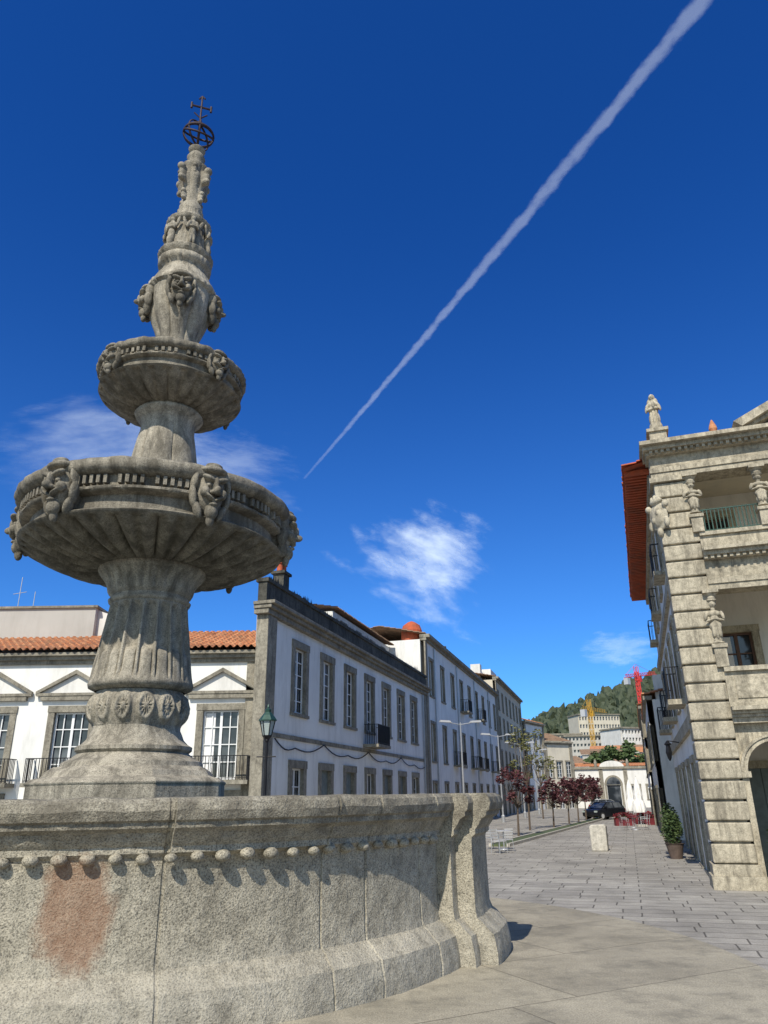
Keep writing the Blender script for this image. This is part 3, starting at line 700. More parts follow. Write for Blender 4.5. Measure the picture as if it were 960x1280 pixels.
for i in range(int((LX) / .16)): B.box('dentils', FS, .16 * i, .16 * i + .085, -.28, -.17, 10.65, 10.74)
pc0, pc1 = 2.7, LX - 2.7; pm = LX / 2; ph = 12.9
B.prism('pediment', FCV, [(pc0 + .3, 10.983), (pc1 - .3, 10.983), (pm, ph - .2)], -.1, .5)
for sg, xs_ in ((1, pc0), (-1, pc1)):
    for dz, o in ((0, .3), (.16, .48)):
        B.prism('pediment_raking', FS, [(xs_ - sg * dz, 10.985 + dz * .2), (pm, ph - .12 + dz), (pm, ph + .03 + dz), (xs_ - sg * (.2 + dz), 11.1 + dz * .6)], -o, .5)
car_e = [((.01, 0, .90), (.075, .065, .10)), ((.07, 0, .89), (.03, .018, .03)), ((0, 0, .78), (.045, .045, .08)), ((0, 0, .64), (.09, .14, .10)), ((.02, 0, .48), (.075, .09, .12)), ((.02, 0, .30), (.10, .125, .16)), ((0, 0, .08), (.09, .11, .2)), ((0, 0, -.08), (.08, .09, .12)),
         ((.03, .16, .58), (.045, .04, .13), (.15, 0, 0)), ((.03, -.16, .58), (.045, .04, .13), (-.15, 0, 0)), ((.09, .09, .45), (.04, .10, .035), (-.4, 0, 0)), ((.09, -.09, .45), (.04, .10, .035), (.4, 0, 0)), ((-.04, 0, .92), (.08, .09, .1)), ((-.01, 0, 1.02), (.10, .11, .05)),
         ((.08, .06, .18), (.04, .035, .2)), ((.08, -.06, .18), (.04, .035, .2)), ((.095, 0, .15), (.035, .03, .22)), ((.05, 0, -.17), (.09, .12, .04))]
car = blobs('caryatid', car_e, 'facade_stone', .012)
for i in range(NB + 1):
    xx = PW + BAY * i
    for zb, zt_, yy in ((4.423, 6.5, .02), (8.16, 9.95, .02)):
        hh = zt_ - zb
        B.box('column_pedestals', FS, xx - .15, xx + .15, yy - .15, yy + .15, zb + .003, zb + hh * .24); B.box('column_pedestals', FS, xx - .19, xx + .19, yy - .19, yy + .19, zb + hh * .24 + .003, zb + hh * .29)
        B.box('column_capitals', FS, xx - .2, xx + .2, yy - .2, yy + .2, zt_ - .10, zt_ - .003); B.lathe('column_capitals', FS, [(.10, zt_ - .30), (.13, zt_ - .22), (.12, zt_ - .18), (.18, zt_ - .103)], c=(xx, yy), n=14)
        place('caryatid_%d' % i, car, B.root, (xx, yy, zb + hh * .29 + .2), -pi / 2, (1.3, 1.3, (hh * .71 - .38) / 1.12))
sh_e = [((0, 0, 0), (.08, .30, .40)), ((.05, 0, .0), (.09, .20, .28)), ((.02, 0, .43), (.10, .2, .10)), ((.04, .1, .5), (.06, .05, .08)), ((.04, -.1, .5), (.06, .05, .08)), ((.04, 0, .52), (.06, .05, .09)), ((.02, .28, .28), (.08, .09, .10)), ((.02, -.28, .28), (.08, .09, .10)), ((.02, .26, -.2), (.07, .07, .14)), ((.02, -.26, -.2), (.07, .07, .14)), ((.02, 0, -.43), (.08, .08, .12)), ((.12, .07, .08), (.04, .06, .08)), ((.12, -.08, -.1), (.04, .06, .08))]
shm = blobs('coat_of_arms', sh_e, 'facade_stone', .015)
place('coat_of_arms', shm, B.root, (.0, -.02, 8.75), DR(-135), 1.1)
st_e = [((.02, 0, 1.33), (.09, .08, .115)), ((.1, 0, 1.32), (.03, .02, .03)), ((0, 0, 1.2), (.055, .055, .1)), ((0, 0, 1.03), (.12, .19, .13)), ((0, 0, .78), (.13, .16, .25)), ((0, 0, .45), (.15, .19, .35)), ((0, 0, .15), (.18, .22, .25)), ((.05, .2, .9), (.07, .06, .18), (.25, 0, 0)), ((.05, -.2, .9), (.07, .06, .18), (-.25, 0, 0)),
        ((.15, .1, .82), (.06, .12, .05), (-.3, 0, 0)), ((.15, -.1, .80), (.06, .12, .05), (.3, 0, 0)), ((.13, .1, .4), (.05, .04, .38)), ((.14, 0, .35), (.05, .035, .36)), ((.12, -.1, .35), (.05, .04, .38)), ((-.04, 0, 1.32), (.10, .11, .15)), ((-.05, .1, 1.1), (.08, .09, .2)), ((-.05, -.1, 1.1), (.08, .09, .2)), ((.2, .05, .95), (.06, .06, .12))]
stm = blobs('statue', st_e, 'facade_stone', .015)
def pedestal(x, y, z):
    B.box('statue_pedestal', FS, x - .32, x + .32, y - .32, y + .32, z, z + .1); B.box('statue_pedestal', FS, x - .24, x + .24, y - .24, y + .24, z + .103, z + .5); B.box('statue_pedestal', FS, x - .31, x + .31, y - .31, y + .31, z + .503, z + .6)
pedestal(.35, .3, 10.983); place('corner_statue', stm, B.root, (.35, .3, 11.6), DR(-100), .88)
pedestal(LX - .35, .3, 10.983); place('corner_statue_b', stm, B.root, (LX - .35, .3, 11.6), DR(-80), .88)
B.lathe('finial', 'tile', [(.16, 10.98), (.16, 11.15), (.07, 11.25), (.12, 11.4), (.10, 11.5), (.02, 11.7)], c=(1.9, .3), n=14)
# side wall
SL = 17.5
B.T = Matrix.Translation((.12, SL, 0)) @ Matrix.Rotation(-pi / 2, 4, 'Z')
o3 = []
for k, c in enumerate((2.2, 5.2, 8.2, 11.2, 14.0)):
    o3 += [(c - .55, c + .55, ST + .05, 2.2, 2, 3, 'shut'), (c - .5, c + .5, 4.0, 6.3, 2, 4), (c - .5, c + .5, 8.0, 9.8, 2, 4)]
B.facade(0, SL - PW * .9, ST, 10.5, o3, wmat='cream', smat=FS, fmat='frame', fw=.2)
for c in (2.2, 8.2, 14.0):
    B.box('side_balconies', FS, c - .8, c + .8, -.5, .0, 3.82, 3.97); B.railing(c - .75, c + .75, -.46, 3.98, .95, part='side_railings', sides=.4, r=.014)
    B.box('side_balconies', FS, c - .7, c + .7, -.35, .0, 7.82, 7.95); B.railing(c - .65, c + .65, -.32, 7.96, .9, part='side_railings', sides=.25, r=.01, step=.16)
for z0_, z1_, o in ((3.0, 3.35, .12), (6.9, 7.2, .12), (10.0, 10.25, .08), (10.25, 10.5, .2)): B.box('side_strings', FS, 0, SL - PW, -o, -.0, z0_, z1_)
B.tiles(-.2, SL - .5, -.92, 10.72, 3.6, 11.5, part='side_tiles', mat='tile_red')
B.add('eave_underside', 'tile_red', [(-.2, -.88, 10.62), (SL - .5, -.88, 10.62), (SL - .5, .2, 10.86), (-.2, .2, 10.86)], [(0, 1, 2, 3)])
for i in range(int((SL - .5) / .24)): B.box('eave_tile_ends', 'tile_red', i * .24, i * .24 + .12, -.86, .0, 10.5, 10.64)
for c in (9.7,):
    B.rod('wall_lanterns', 'iron', (c, 0, 3.0), (c, -.5, 3.1), .02); B.lathe('wall_lanterns', 'iron', [(.03, 3.1), (.14, 2.98), (.08, 2.94), (.12, 2.7), (.07, 2.5), (.02, 2.42)], c=(c, -.5), n=6)
B.T = Matrix.Identity(4)
B.box('rear_mass', 'cream', .4, LX - .2, 3.45, SL, ST, 10.4)
B.tiles(.3, LX, .9, 10.9, 5, 11.7, mat='tile_red'); B.done()

rr = math.atan2(.951, .309)
def rfac(B, L, zt, rows, n, wmat='white'):
    ops = []
    for za, zb in rows:
        for i in range(n): c = L * (i + .5) / n; ops.append((c - .5, c + .5, za, zb, 2, 3))
    B.facade(0, L, ST, zt, ops, wmat=wmat)
    B.box('cornice', 'trim_stone', -.05, L + .05, -.15, .3, zt + .002, zt + .2); B.box('walls_back', wmat, 0, L, .3, 9, ST, zt); B.tiles(-.1, L + .1, -.2, zt + .28, 4.5, zt + 1.2)
B = Build('white_street_house', (18.15, 53.5, 0), rr + pi)
rfac(B, 15, 5.9, [(ST, 1.6), (2.9, 4.7)], 5)
B.box('end_chimney', 'white', 13.8, 14.7, .5, 1.3, 5.6, 7.2); B.done()
B = Build('tall_white_street_house', (25.6, 77, 0), rr + pi); rfac(B, 22, 7.2, [(ST, 1.6), (2.8, 4.4), (5.2, 6.6)], 8); B.done()
B = Build('yellow_street_house', (35.5, 104, 0), rr + pi); rfac(B, 25, 8.5, [(ST, 1.6), (3, 5), (6, 7.8)], 8, 'ochre'); B.done()

# ------------------------------------------------------------------ hill, forest, hillside buildings
def hz(x, y):
    d = sqrt(((x - 350) / 300) ** 2 + ((y - 620) / 260) ** 2)
    h = 112 * math.exp(-d * d * 1.3)
    d2 = sqrt(((x - 60) / 420) ** 2 + ((y - 900) / 260) ** 2); h = max(h, 54 * math.exp(-d2 * d2 * 1.6))
    return h + 5 * noise.noise(Vector((x / 60, y / 60, 0))) * min(1, h / 20) - 1.5
vs = []; fs = []; nx_, ny_ = 80, 60
for j in range(ny_ + 1):
    for i in range(nx_ + 1):
        x = -500 + 1500 * i / nx_; y = 180 + 1100 * j / ny_; vs.append((x, y, hz(x, y) + ST))
for j in range(ny_):
    for i in range(nx_): a = j * (nx_ + 1) + i; fs.append((a, a + 1, a + nx_ + 2, a + nx_ + 1))
mesh_obj('hill', vs, fs, 'forest', smooth=True)
V = []; Fc = []
bm = bmesh.new(); bmesh.ops.create_icosphere(bm, subdivisions=2, radius=1); bv = [v.co.copy() for v in bm.verts]; bf = [tuple(v.index for v in f.verts) for f in bm.faces]; bm.free()
cnt = 0
while cnt < 3400:
    y = random.uniform(330, 900); x = random.uniform(.12, .52) * y
    h = hz(x, y)
    if h < 14: continue
    cnt += 1; r = random.uniform(1.7, 4.2) * (y / 500) ** .5; o = len(V); sd = random.random() * 50
    c = Vector((x, y, h + ST + r * .6)); sz = random.uniform(.9, 1.9)
    for v in bv:
        k = 1 + .9 * noise.noise(v * 2.4 + Vector((sd, 0, 0))); V.append((c.x + v.x * r * k, c.y + v.y * r * k, c.z + v.z * r * k * sz))
    Fc += [tuple(i + o for i in f) for f in bf]
mesh_obj('forest', V, Fc, 'forest')
def hillblock(name, x0, x1, y, z0, z1, fl, nw, mat='grey_plaster', rot=0):
    B = Build(name, (x0, y, 0), rot); L = x1 - x0; ops = []
    H = z1 - z0
    for f in range(fl):
        for i in range(nw):
            c = L * (i + .5) / nw; zz = z0 + H * (f + .3) / fl; ops.append((c - L / nw * .3, c + L / nw * .3, zz, zz + H / fl * .5, 1, 1))
    B.facade(0, L, z0, z1, ops, wmat=mat, fw=0, smat=mat, fmat='frame', depth=.6); B.box('walls_back', mat, 0, L, .7, 14, z0 - 8, z1 - .1)
    B.box('roof_edge', 'trim_stone', -.4, L + .4, -.6, 14, z1 + .003, z1 + .6); B.done()
hillblock('hillside_apartment_block', 101, 124, 400, 28, 40, 3, 14, 'cream', rot=DR(10))
hillblock('hillside_hotel', 74, 98, 320, 14, 23.5, 4, 16, rot=DR(-6))
hillblock('hillside_hospital', 92, 107, 300, 8, 25, 6, 10, 'white2', rot=DR(20))
hillblock('hillside_school', 62, 84, 330, 18, 25, 3, 14, mat='cream')
for i, (x, y, w_, z) in enumerate([(44, 185, 9, 7), (53, 190, 10, 8.5), (63, 200, 9, 9), (38, 170, 8, 7.5), (72, 220, 12, 12), (58, 230, 12, 12), (66, 250, 10, 14), (84, 260, 11, 15), (77, 205, 10, 9)]):
    B = Build('tiled_roof_house', (x, y, 0), DR(random.uniform(-35, 35)))
    B.facade(0, w_, ST, z, [(w_ * (k + .5) / 3 - .6, w_ * (k + .5) / 3 + .6, z - 2.6, z - .9, 2, 2) for k in range(3)], wmat=('white2', 'cream', 'grey_plaster')[i % 3]); B.box('walls_back', 'white2', 0, w_, .3, 9, ST, z)
    B.tiles(-.4, w_ + .4, -.5, z + .1, 4.5, z + 1.9, per=.5, row=.8, mat=('tile', 'tile_old')[i % 2]); B.done()

def crane(name, x, y, zt, mat, jl, jr, ja, tilt=0, th=1.0):
    B = Build(name, (x, y, 0), ja); w_ = .6
    z = ST
    for sx in (-w_, w_):
        for sy in (-w_, w_): B.rod('mast', mat, (sx, sy, ST), (sx, sy, zt), .13 * th, 4)
    while z < zt - 2:
        for (a, b_) in (((-w_, -w_), (w_, -w_)), ((w_, -w_), (w_, w_)), ((w_, w_), (-w_, w_)), ((-w_, w_), (-w_, -w_))):
            B.rod('mast', mat, (*a, z), (*b_, z + 2), .07 * th, 4); B.rod('mast', mat, (*b_, z), (*a, z + 2), .07 * th, 4)
        z += 2
    zz = zt - 4
    for (a, b_) in ((-jl, 0), (0, jr)):
        n = max(2, int((b_ - a) / 1.8))
        for k in range(n):
            xa = a + (b_ - a) * k / n; xb = a + (b_ - a) * (k + 1) / n
            for yy in (-.5, .5):
                B.rod('jib', mat, (xa, yy, zz + tilt * xa), (xb, yy, zz + tilt * xb), .09 * th, 4); B.rod('jib', mat, (xa, yy, zz + tilt * xa), ((xa + xb) / 2, 0, zz + 1.2 + tilt * xa), .06 * th, 4); B.rod('jib', mat, (xb, yy, zz + tilt * xb), ((xa + xb) / 2, 0, zz + 1.2 + tilt * xa), .06 * th, 4)
            B.rod('jib', mat, (xa, 0, zz + 1.2 + tilt * xa), (xb, 0, zz + 1.2 + tilt * xb), .08 * th, 4)
    B.rod('ties', mat, (0, 0, zt + 1), (-jl * .9, 0, zz + 1.2 - tilt * jl * .9), .05 * th, 4); B.rod('ties', mat, (0, 0, zt + 1), (jr * .8, 0, zz + 1.2 + tilt * jr * .8), .05 * th, 4)
    B.box('counterweight', 'ltgrey', -jl, -jl + 2, -.9, .9, zz - 2.6 - tilt * jl, zz - .1 - tilt * jl); B.box('cab', mat, .8, 2.2, -.8, .8, zz - 2, zz - .2); B.done()
crane('red_tower_crane', 101, 300, 49, 'redpaint', 9, 15, DR(42), .14, 1.3)
crane('yellow_tower_crane', 75, 280, 34, 'yellowpaint', 6, 14, DR(50), 0, .7)

# ------------------------------------------------------------------ vegetation
def tree(name, x, y, h, cr, leaf, nleaf=1600, zb=ST, ls=.09, trunk=.07):
    B = Build(name, (x, y, 0)); th = zb + h * .42
    B.rod('trunk', 'bark', (0, 0, zb), (.05, .02, th), trunk, 8, trunk * .65)
    tips = []
    for k in range(11):
        a = 2 * pi * k / 11 + random.random(); r = cr * random.uniform(.35, .95); z = zb + h * random.uniform(.52, .97)
        m_ = (r * .45 * cos(a), r * .45 * sin(a), th + (z - th) * .5)
        B.rod('limbs', 'bark', (.05, .02, th - .05), m_, trunk * .45, 5, trunk * .3); B.rod('limbs', 'bark', m_, (r * cos(a), r * sin(a), z), trunk * .3, 5, trunk * .1)
        tips.append((Vector((r * cos(a), r * sin(a), z)), random.uniform(.22, .46)))
    tips.append((Vector((0, 0, zb + h * .92)), .4))
    for i in range(nleaf):
        t, rr_ = random.choice(tips); d = Vector([random.gauss(0, 1) for _ in range(3)]); d.normalize(); p = t + d * cr * rr_ * random.random() ** .5
        q = Matrix.Rotation(random.random() * 6.3, 3, 'Z') @ Matrix.Rotation(random.random() * 3.1, 3, 'X'); s_ = ls * random.uniform(.6, 1.4)
        B.add('leaves', leaf, [p + q @ Vector(v) for v in ((-s_, 0, 0), (0, -s_ * .6, 0), (s_, 0, .02), (0, s_ * .6, 0))], [(0, 1, 2, 3)])
    B.done()
tree('plum_tree', 7.3, 45, 3.5, .95, 'plum', 1000)
for (x, y) in ((11.6, 56), (13.6, 60), (15.4, 64.5), (17.4, 70), (19.6, 76), (21.6, 83)): tree('plum_tree', x, y, random.uniform(3.1, 3.8), 1.1, 'plum', 800, ls=.11)
tree('sapling_tree', 9.2, 52, 6.5, 1.2, 'pale_leaf', 420, ls=.1)
tree('sapling_tree', 14.6, 75, 7, 1.5, 'pale_leaf', 500, ls=.12)
for (x, y) in ((50, 160), (66, 185), (90, 250), (47, 175), (80, 230), (115, 280), (98, 275), (60, 215), (85, 290), (72, 300)): tree('broadleaf_tree', x, y, random.uniform(9, 13), 4, 'leaf', 2000, ls=.5, trunk=.3, zb=max(ST, hz(x, y) - 1))

def shrub(B, part, leaf, c, r, n, ls):
    for i in range(n):
        d = Vector([random.gauss(0, 1) for _ in range(3)]); d.normalize(); k = random.random() ** .35 * (1 + .35 * noise.noise(d * 2.2 + Vector(c)))
        p = Vector((c[0] + d.x * r[0] * k, c[1] + d.y * r[1] * k, c[2] + d.z * r[2] * k))
        q = Matrix.Rotation(random.random() * 6.3, 3, 'Z') @ Matrix.Rotation(random.random() * 3.1, 3, 'X'); s_ = ls * random.uniform(.6, 1.4)
        B.add(part, leaf, [p + q @ Vector(v) for v in ((-s_, 0, 0), (0, -s_ * .5, 0), (s_, 0, .01), (0, s_ * .5, 0))], [(0, 1, 2, 3)])
B = Build('potted_shrub', (10.15, 28.6, 0)); B.lathe('pot', 'terracotta_pot', [(.2, ST), (.3, ST + .45), (.34, ST + .5), (.3, ST + .5)], n=20); B.rod('stem', 'bark', (0, 0, ST + .4), (0, 0, ST + 1), .03)
shrub(B, 'foliage', 'leaf', (0, 0, ST + 1.0), (.36, .36, .55), 1500, .05); B.done()
B = Build('potted_shrub', (10.75, 30.4, 0)); B.lathe('pot', 'terracotta_pot', [(.2, ST), (.3, ST + .45), (.34, ST + .5), (.3, ST + .5)], n=20); B.rod('stem', 'bark', (0, 0, ST + .4), (0, 0, ST + 1.4), .03)
shrub(B, 'foliage', 'leaf', (0, 0, ST + 1.15), (.33, .33, .65), 1500, .05); B.done()
B = Build('planter_hedge', (9.45, 18.6, 0), RM); B.box('planter_box', 'greeniron', -.45, .9, -.25, .25, ST, ST + .5)
shrub(B, 'foliage', 'leaf', (.2, 0, ST + 1.05), (.75, .3, .8), 5000, .045); B.done()
for (x, y) in ((16.9, 57.0), (18.6, 57.8), (20.4, 58.9)):
    B = Build('flower_planter', (x, y, 0)); B.box('trough', 'winered', -.7, .7, -.25, .25, ST, ST + .45)
    shrub(B, 'leaves', 'leaf', (0, 0, ST + .5), (.75, .3, .25), 300, .07); shrub(B, 'flowers', 'flower', (0, 0, ST + .6), (.8, .33, .32), 800, .07); B.done()
B = Build('lawn_strip', (0, 0, 0))
a0 = Vector((5.0, 36.5)); dd = Vector((.372, .928)); B.T = Matrix.Translation((a0.x, a0.y, 0)) @ Matrix.Rotation(math.atan2(dd.y, dd.x), 4, 'Z')
B.box('kerb', 'stoneblock', 0, 46, -.48, -.36, ST, ST + .13); B.box('kerb', 'stoneblock', 0, 46, .36, .48, ST, ST + .13); B.box('turf', 'grass', 0, 46, -.36, .36, ST, ST + .09); B.done()

# ------------------------------------------------------------------ street furniture
def lamp(x, y, h, rot):
    B = Build('street_lamp', (x, y, 0), rot)
    B.rod('pole', 'steel', (0, 0, ST), (0, 0, ST + h), .085, 10, .05); B.lathe('base', 'steel', [(.16, ST), (.16, ST + .5), (.09, ST + .6)], n=12)
    for sg in (-1, 1):
        B.rod('arm', 'steel', (0, 0, ST + h - .15), (sg * .9, 0, ST + h), .035)
        B.prism('luminaire', 'ltgrey', [(sg * .7, ST + h - .02), (sg * 1.55, ST + h + .02), (sg * 1.5, ST + h + .16), (sg * .8, ST + h + .12)], -.16, .16)
    B.done()
for (x, y) in ((5.3, 55), (9.75, 67.5), (13.6, 79), (17.5, 92)): lamp(x, y, 7.1, DR(12))
B = Build('lantern_post', (-3.15, 20, 0))
B.lathe('post', 'iron', [(.16, ST), (.16, ST + .3), (.09, ST + .4), (.06, ST + .9), (.05, ST + 2.0), (.07, ST + 2.05), (.045, ST + 2.1), (.035, ST + 3.55), (.06, ST + 3.6), (.05, ST + 3.65)], n=14)
B.rod('crossbar', 'iron', (-.25, 0, ST + 3.2), (.25, 0, ST + 3.2), .018)
zl = ST + 3.72
B.lathe('glass_body', 'lampglass', [(.11, zl), (.19, zl + .38)], n=6)
for k in range(6):
    a = 2 * pi * k / 6; B.rod('ribs', 'iron', (.115 * cos(a), .115 * sin(a), zl), (.2 * cos(a), .2 * sin(a), zl + .38), .014)
B.lathe('cap', 'greeniron', [(.24, zl + .37), (.24, zl + .4), (.15, zl + .52), (.08, zl + .6), (.09, zl + .66), (.03, zl + .7), (.03, zl + .74), (.01, zl + .8)], n=6)
B.lathe('cradle', 'iron', [(.04, zl - .12), (.12, zl - .02), (.13, zl + .01)], n=6); B.done()

def chair(x, y, r, sm='ltgrey'):
    B = Build('cafe_chair', (x, y, 0), r); B.box('seat', sm, -.22, .22, -.22, .22, ST + .43, ST + .46)
    for a in (-.2, .2):
        for b_ in (-.2, .2): B.rod('legs', 'steel', (a * 1.15, b_ * 1.15, ST), (a, b_, ST + .43), .014)
        B.rod('back_posts', 'steel', (a, .2, ST + .45), (a, .28, ST + .88), .014); B.rod('arms', 'steel', (a, -.2, ST + .65), (a, .24, ST + .66), .014); B.rod('arms', 'steel', (a, -.2, ST + .44), (a, -.2, ST + .65), .012)
    for k in range(4): B.box('backrest', sm, -.2, .2, .22 + .02 * k, .235 + .02 * k, ST + .52 + .1 * k, ST + .58 + .1 * k)
    B.done()
def table(x, y, sm='ltgrey'):
    B = Build('cafe_table', (x, y, 0)); B.lathe('top', sm, [(.35, ST + .72), (.35, ST + .75)], n=24); B.rod('stem', 'steel', (0, 0, ST), (0, 0, ST + .72), .03); B.lathe('foot', 'steel', [(.22, ST), (.2, ST + .03), (.04, ST + .05)], n=16); B.done()
chair(4.45, 32.5, DR(40)); chair(4.9, 33.6, DR(200)); chair(4.5, 35.0, DR(120)); table(4.95, 34.6)
for (x, y) in ((15.6, 50.5), (16.4, 53.5)):
    table(x, y, 'winered'); chair(x - .7, y - .2, DR(90), 'winered'); chair(x + .7, y + .1, DR(-90), 'winered')
B = Build('stone_block', (8.65, 33, 0), DR(-20)); B.prism('block', 'stoneblock', [(-.32, ST), (.32, ST), (.33, ST + .92), (.28, ST + 1.0), (-.28, ST + .98), (-.33, ST + .9)], -.3, .3); B.bev['block'] = .04; B.done()
B = Build('stone_bench', (9.35, 35.5, 0), DR(-25)); B.box('seat', 'stoneblock', -.22, .22, -.8, .8, ST + .36, ST + .5); B.box('leg_1', 'stoneblock', -.18, .18, -.65, -.45, ST, ST + .357); B.box('leg_2', 'stoneblock', -.18, .18, .45, .65, ST, ST + .357); B.done()
for (x, y, h) in ((17.6, 55.5, 3.3), (18.6, 60.5, 3.2)):
    B = Build('closed_parasol', (x, y, 0)); B.box('base', 'stoneblock', -.35, .35, -.35, .35, ST, ST + .12); B.rod('pole', 'ltgrey', (0, 0, ST), (0, 0, ST + h), .03)
    vs = []; fs = []; pr = [(.36, .9), (.40, 1.1), (.30, 1.6), (.22, 1.75), (.26, 2.1), (.16, 2.7), (.03, h - .05)]; n = 32
    for r, z in pr:
        for i in range(n): a = 2 * pi * i / n; k = 1 + .22 * cos(a * 8 + z); vs.append((r * k * cos(a), r * k * sin(a), ST + z))
    for j in range(len(pr) - 1):
        for i in range(n): fs.append((j * n + i, j * n + (i + 1) % n, (j + 1) * n + (i + 1) % n, (j + 1) * n + i))
    B.add('canvas', 'canvas', vs, fs); B.done(smooth=('canvas',))
def car_(x, y, rot, paint='carpaint'):
    B = Build('parked_car', (x, y, ST), rot)
    side = [(-1.95, .35), (-2.0, .6), (-1.95, .95), (-1.1, 1.0), (1.05, .96), (1.75, .82), (1.95, .62), (1.93, .32), (1.65, .22), (-1.65, .22)]
    B.prism('body', paint, side, -.84, .84)
    vs = []
    for z, xa, xb, hw in ((.97, -1.80, 1.15, .78), (1.42, -1.5, .30, .60)): vs += [(xa, -hw, z), (xb, -hw, z), (xb, hw, z), (xa, hw, z)]
    B.add('cabin_glass', 'glass', vs, [(0, 1, 5, 4), (1, 2, 6, 5), (2, 3, 7, 6), (3, 0, 4, 7)])
    B.box('roof', paint, -1.52, .33, -.62, .62, 1.415, 1.47)
    for sg in (-1, 1):
        for (a, b_) in (((-1.8, .97), (-1.5, 1.42)), ((1.15, .97), (.30, 1.42)), ((-.45, .97), (-.45, 1.42))): B.rod('pillars', paint, (a[0], sg * .79, a[1]), (b_[0], sg * .61, b_[1]), .045)
        for wx in (-1.22, 1.22):
            B.rod('wheels', 'tyre', (wx, sg * .66, .31), (wx, sg * .86, .31), .31, 20); B.rod('hubcaps', 'ltgrey', (wx, sg * .85, .31), (wx, sg * .875, .31), .19, 12)
        B.box('headlights', 'lampglass', 1.84, 1.96, sg * .68 - .14, sg * .68 + .14, .62, .76); B.box('tail_lights', 'lampred', -2.01, -1.93, sg * .68 - .12, sg * .68 + .12, .68, .9)
        B.box('mirrors', paint, .7, .9, sg * .9 - .08, sg * .9 + .08, .98, 1.1)
    B.bev['body'] = .09; B.bev['roof'] = .04; B.done()
car_(19.3, 71, DR(215)); car_(26.5, 96, DR(20), 'carsilver')

# ------------------------------------------------------------------ sky, clouds, contrail
SUNDIR = Vector((-.32, -.95, 0)).normalized(); EL = DR(45)
tosun = Vector((SUNDIR.x * cos(EL), SUNDIR.y * cos(EL), sin(EL)))
sun = bpy.data.lights.new('sun', 'SUN'); sun.energy = 5.0; sun.angle = DR(.53); sun.color = (1, .94, .83)
so = bpy.data.objects.new('sun', sun); scene.collection.objects.link(so); so.rotation_euler = (-tosun).to_track_quat('-Z', 'Y').to_euler(); so.location = tosun * 50
wd = bpy.data.worlds.new('World'); scene.world = wd; wd.use_nodes = True; nt = wd.node_tree
bg = nt.nodes['Background']; sk = nt.nodes.new('ShaderNodeTexSky'); sk.sky_type = 'NISHITA'; sk.sun_disc = False
sk.sun_elevation = EL; sk.sun_rotation = math.atan2(SUNDIR.x, SUNDIR.y) % (2 * pi); sk.air_density = 1.0; sk.dust_density = .1; sk.ozone_density = 3.0; sk.altitude = 20
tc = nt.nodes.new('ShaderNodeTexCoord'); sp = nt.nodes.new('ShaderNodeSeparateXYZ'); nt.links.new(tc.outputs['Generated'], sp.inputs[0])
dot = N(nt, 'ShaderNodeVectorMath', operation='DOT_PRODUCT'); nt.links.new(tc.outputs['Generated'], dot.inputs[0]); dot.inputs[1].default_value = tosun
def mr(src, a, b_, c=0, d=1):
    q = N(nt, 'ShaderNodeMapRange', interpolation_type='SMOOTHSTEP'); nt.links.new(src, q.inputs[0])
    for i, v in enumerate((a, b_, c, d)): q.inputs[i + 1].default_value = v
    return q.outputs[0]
# deep clean-air blue away from the sun, neutral brighter fill added on the unseen sun side, paler towards the horizon
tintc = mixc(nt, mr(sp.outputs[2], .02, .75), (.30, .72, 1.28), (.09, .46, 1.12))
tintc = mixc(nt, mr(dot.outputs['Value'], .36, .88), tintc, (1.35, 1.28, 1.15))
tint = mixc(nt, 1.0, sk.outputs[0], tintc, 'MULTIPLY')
nt.links.new(tint, bg.inputs[0]); bg.inputs[1].default_value = .12

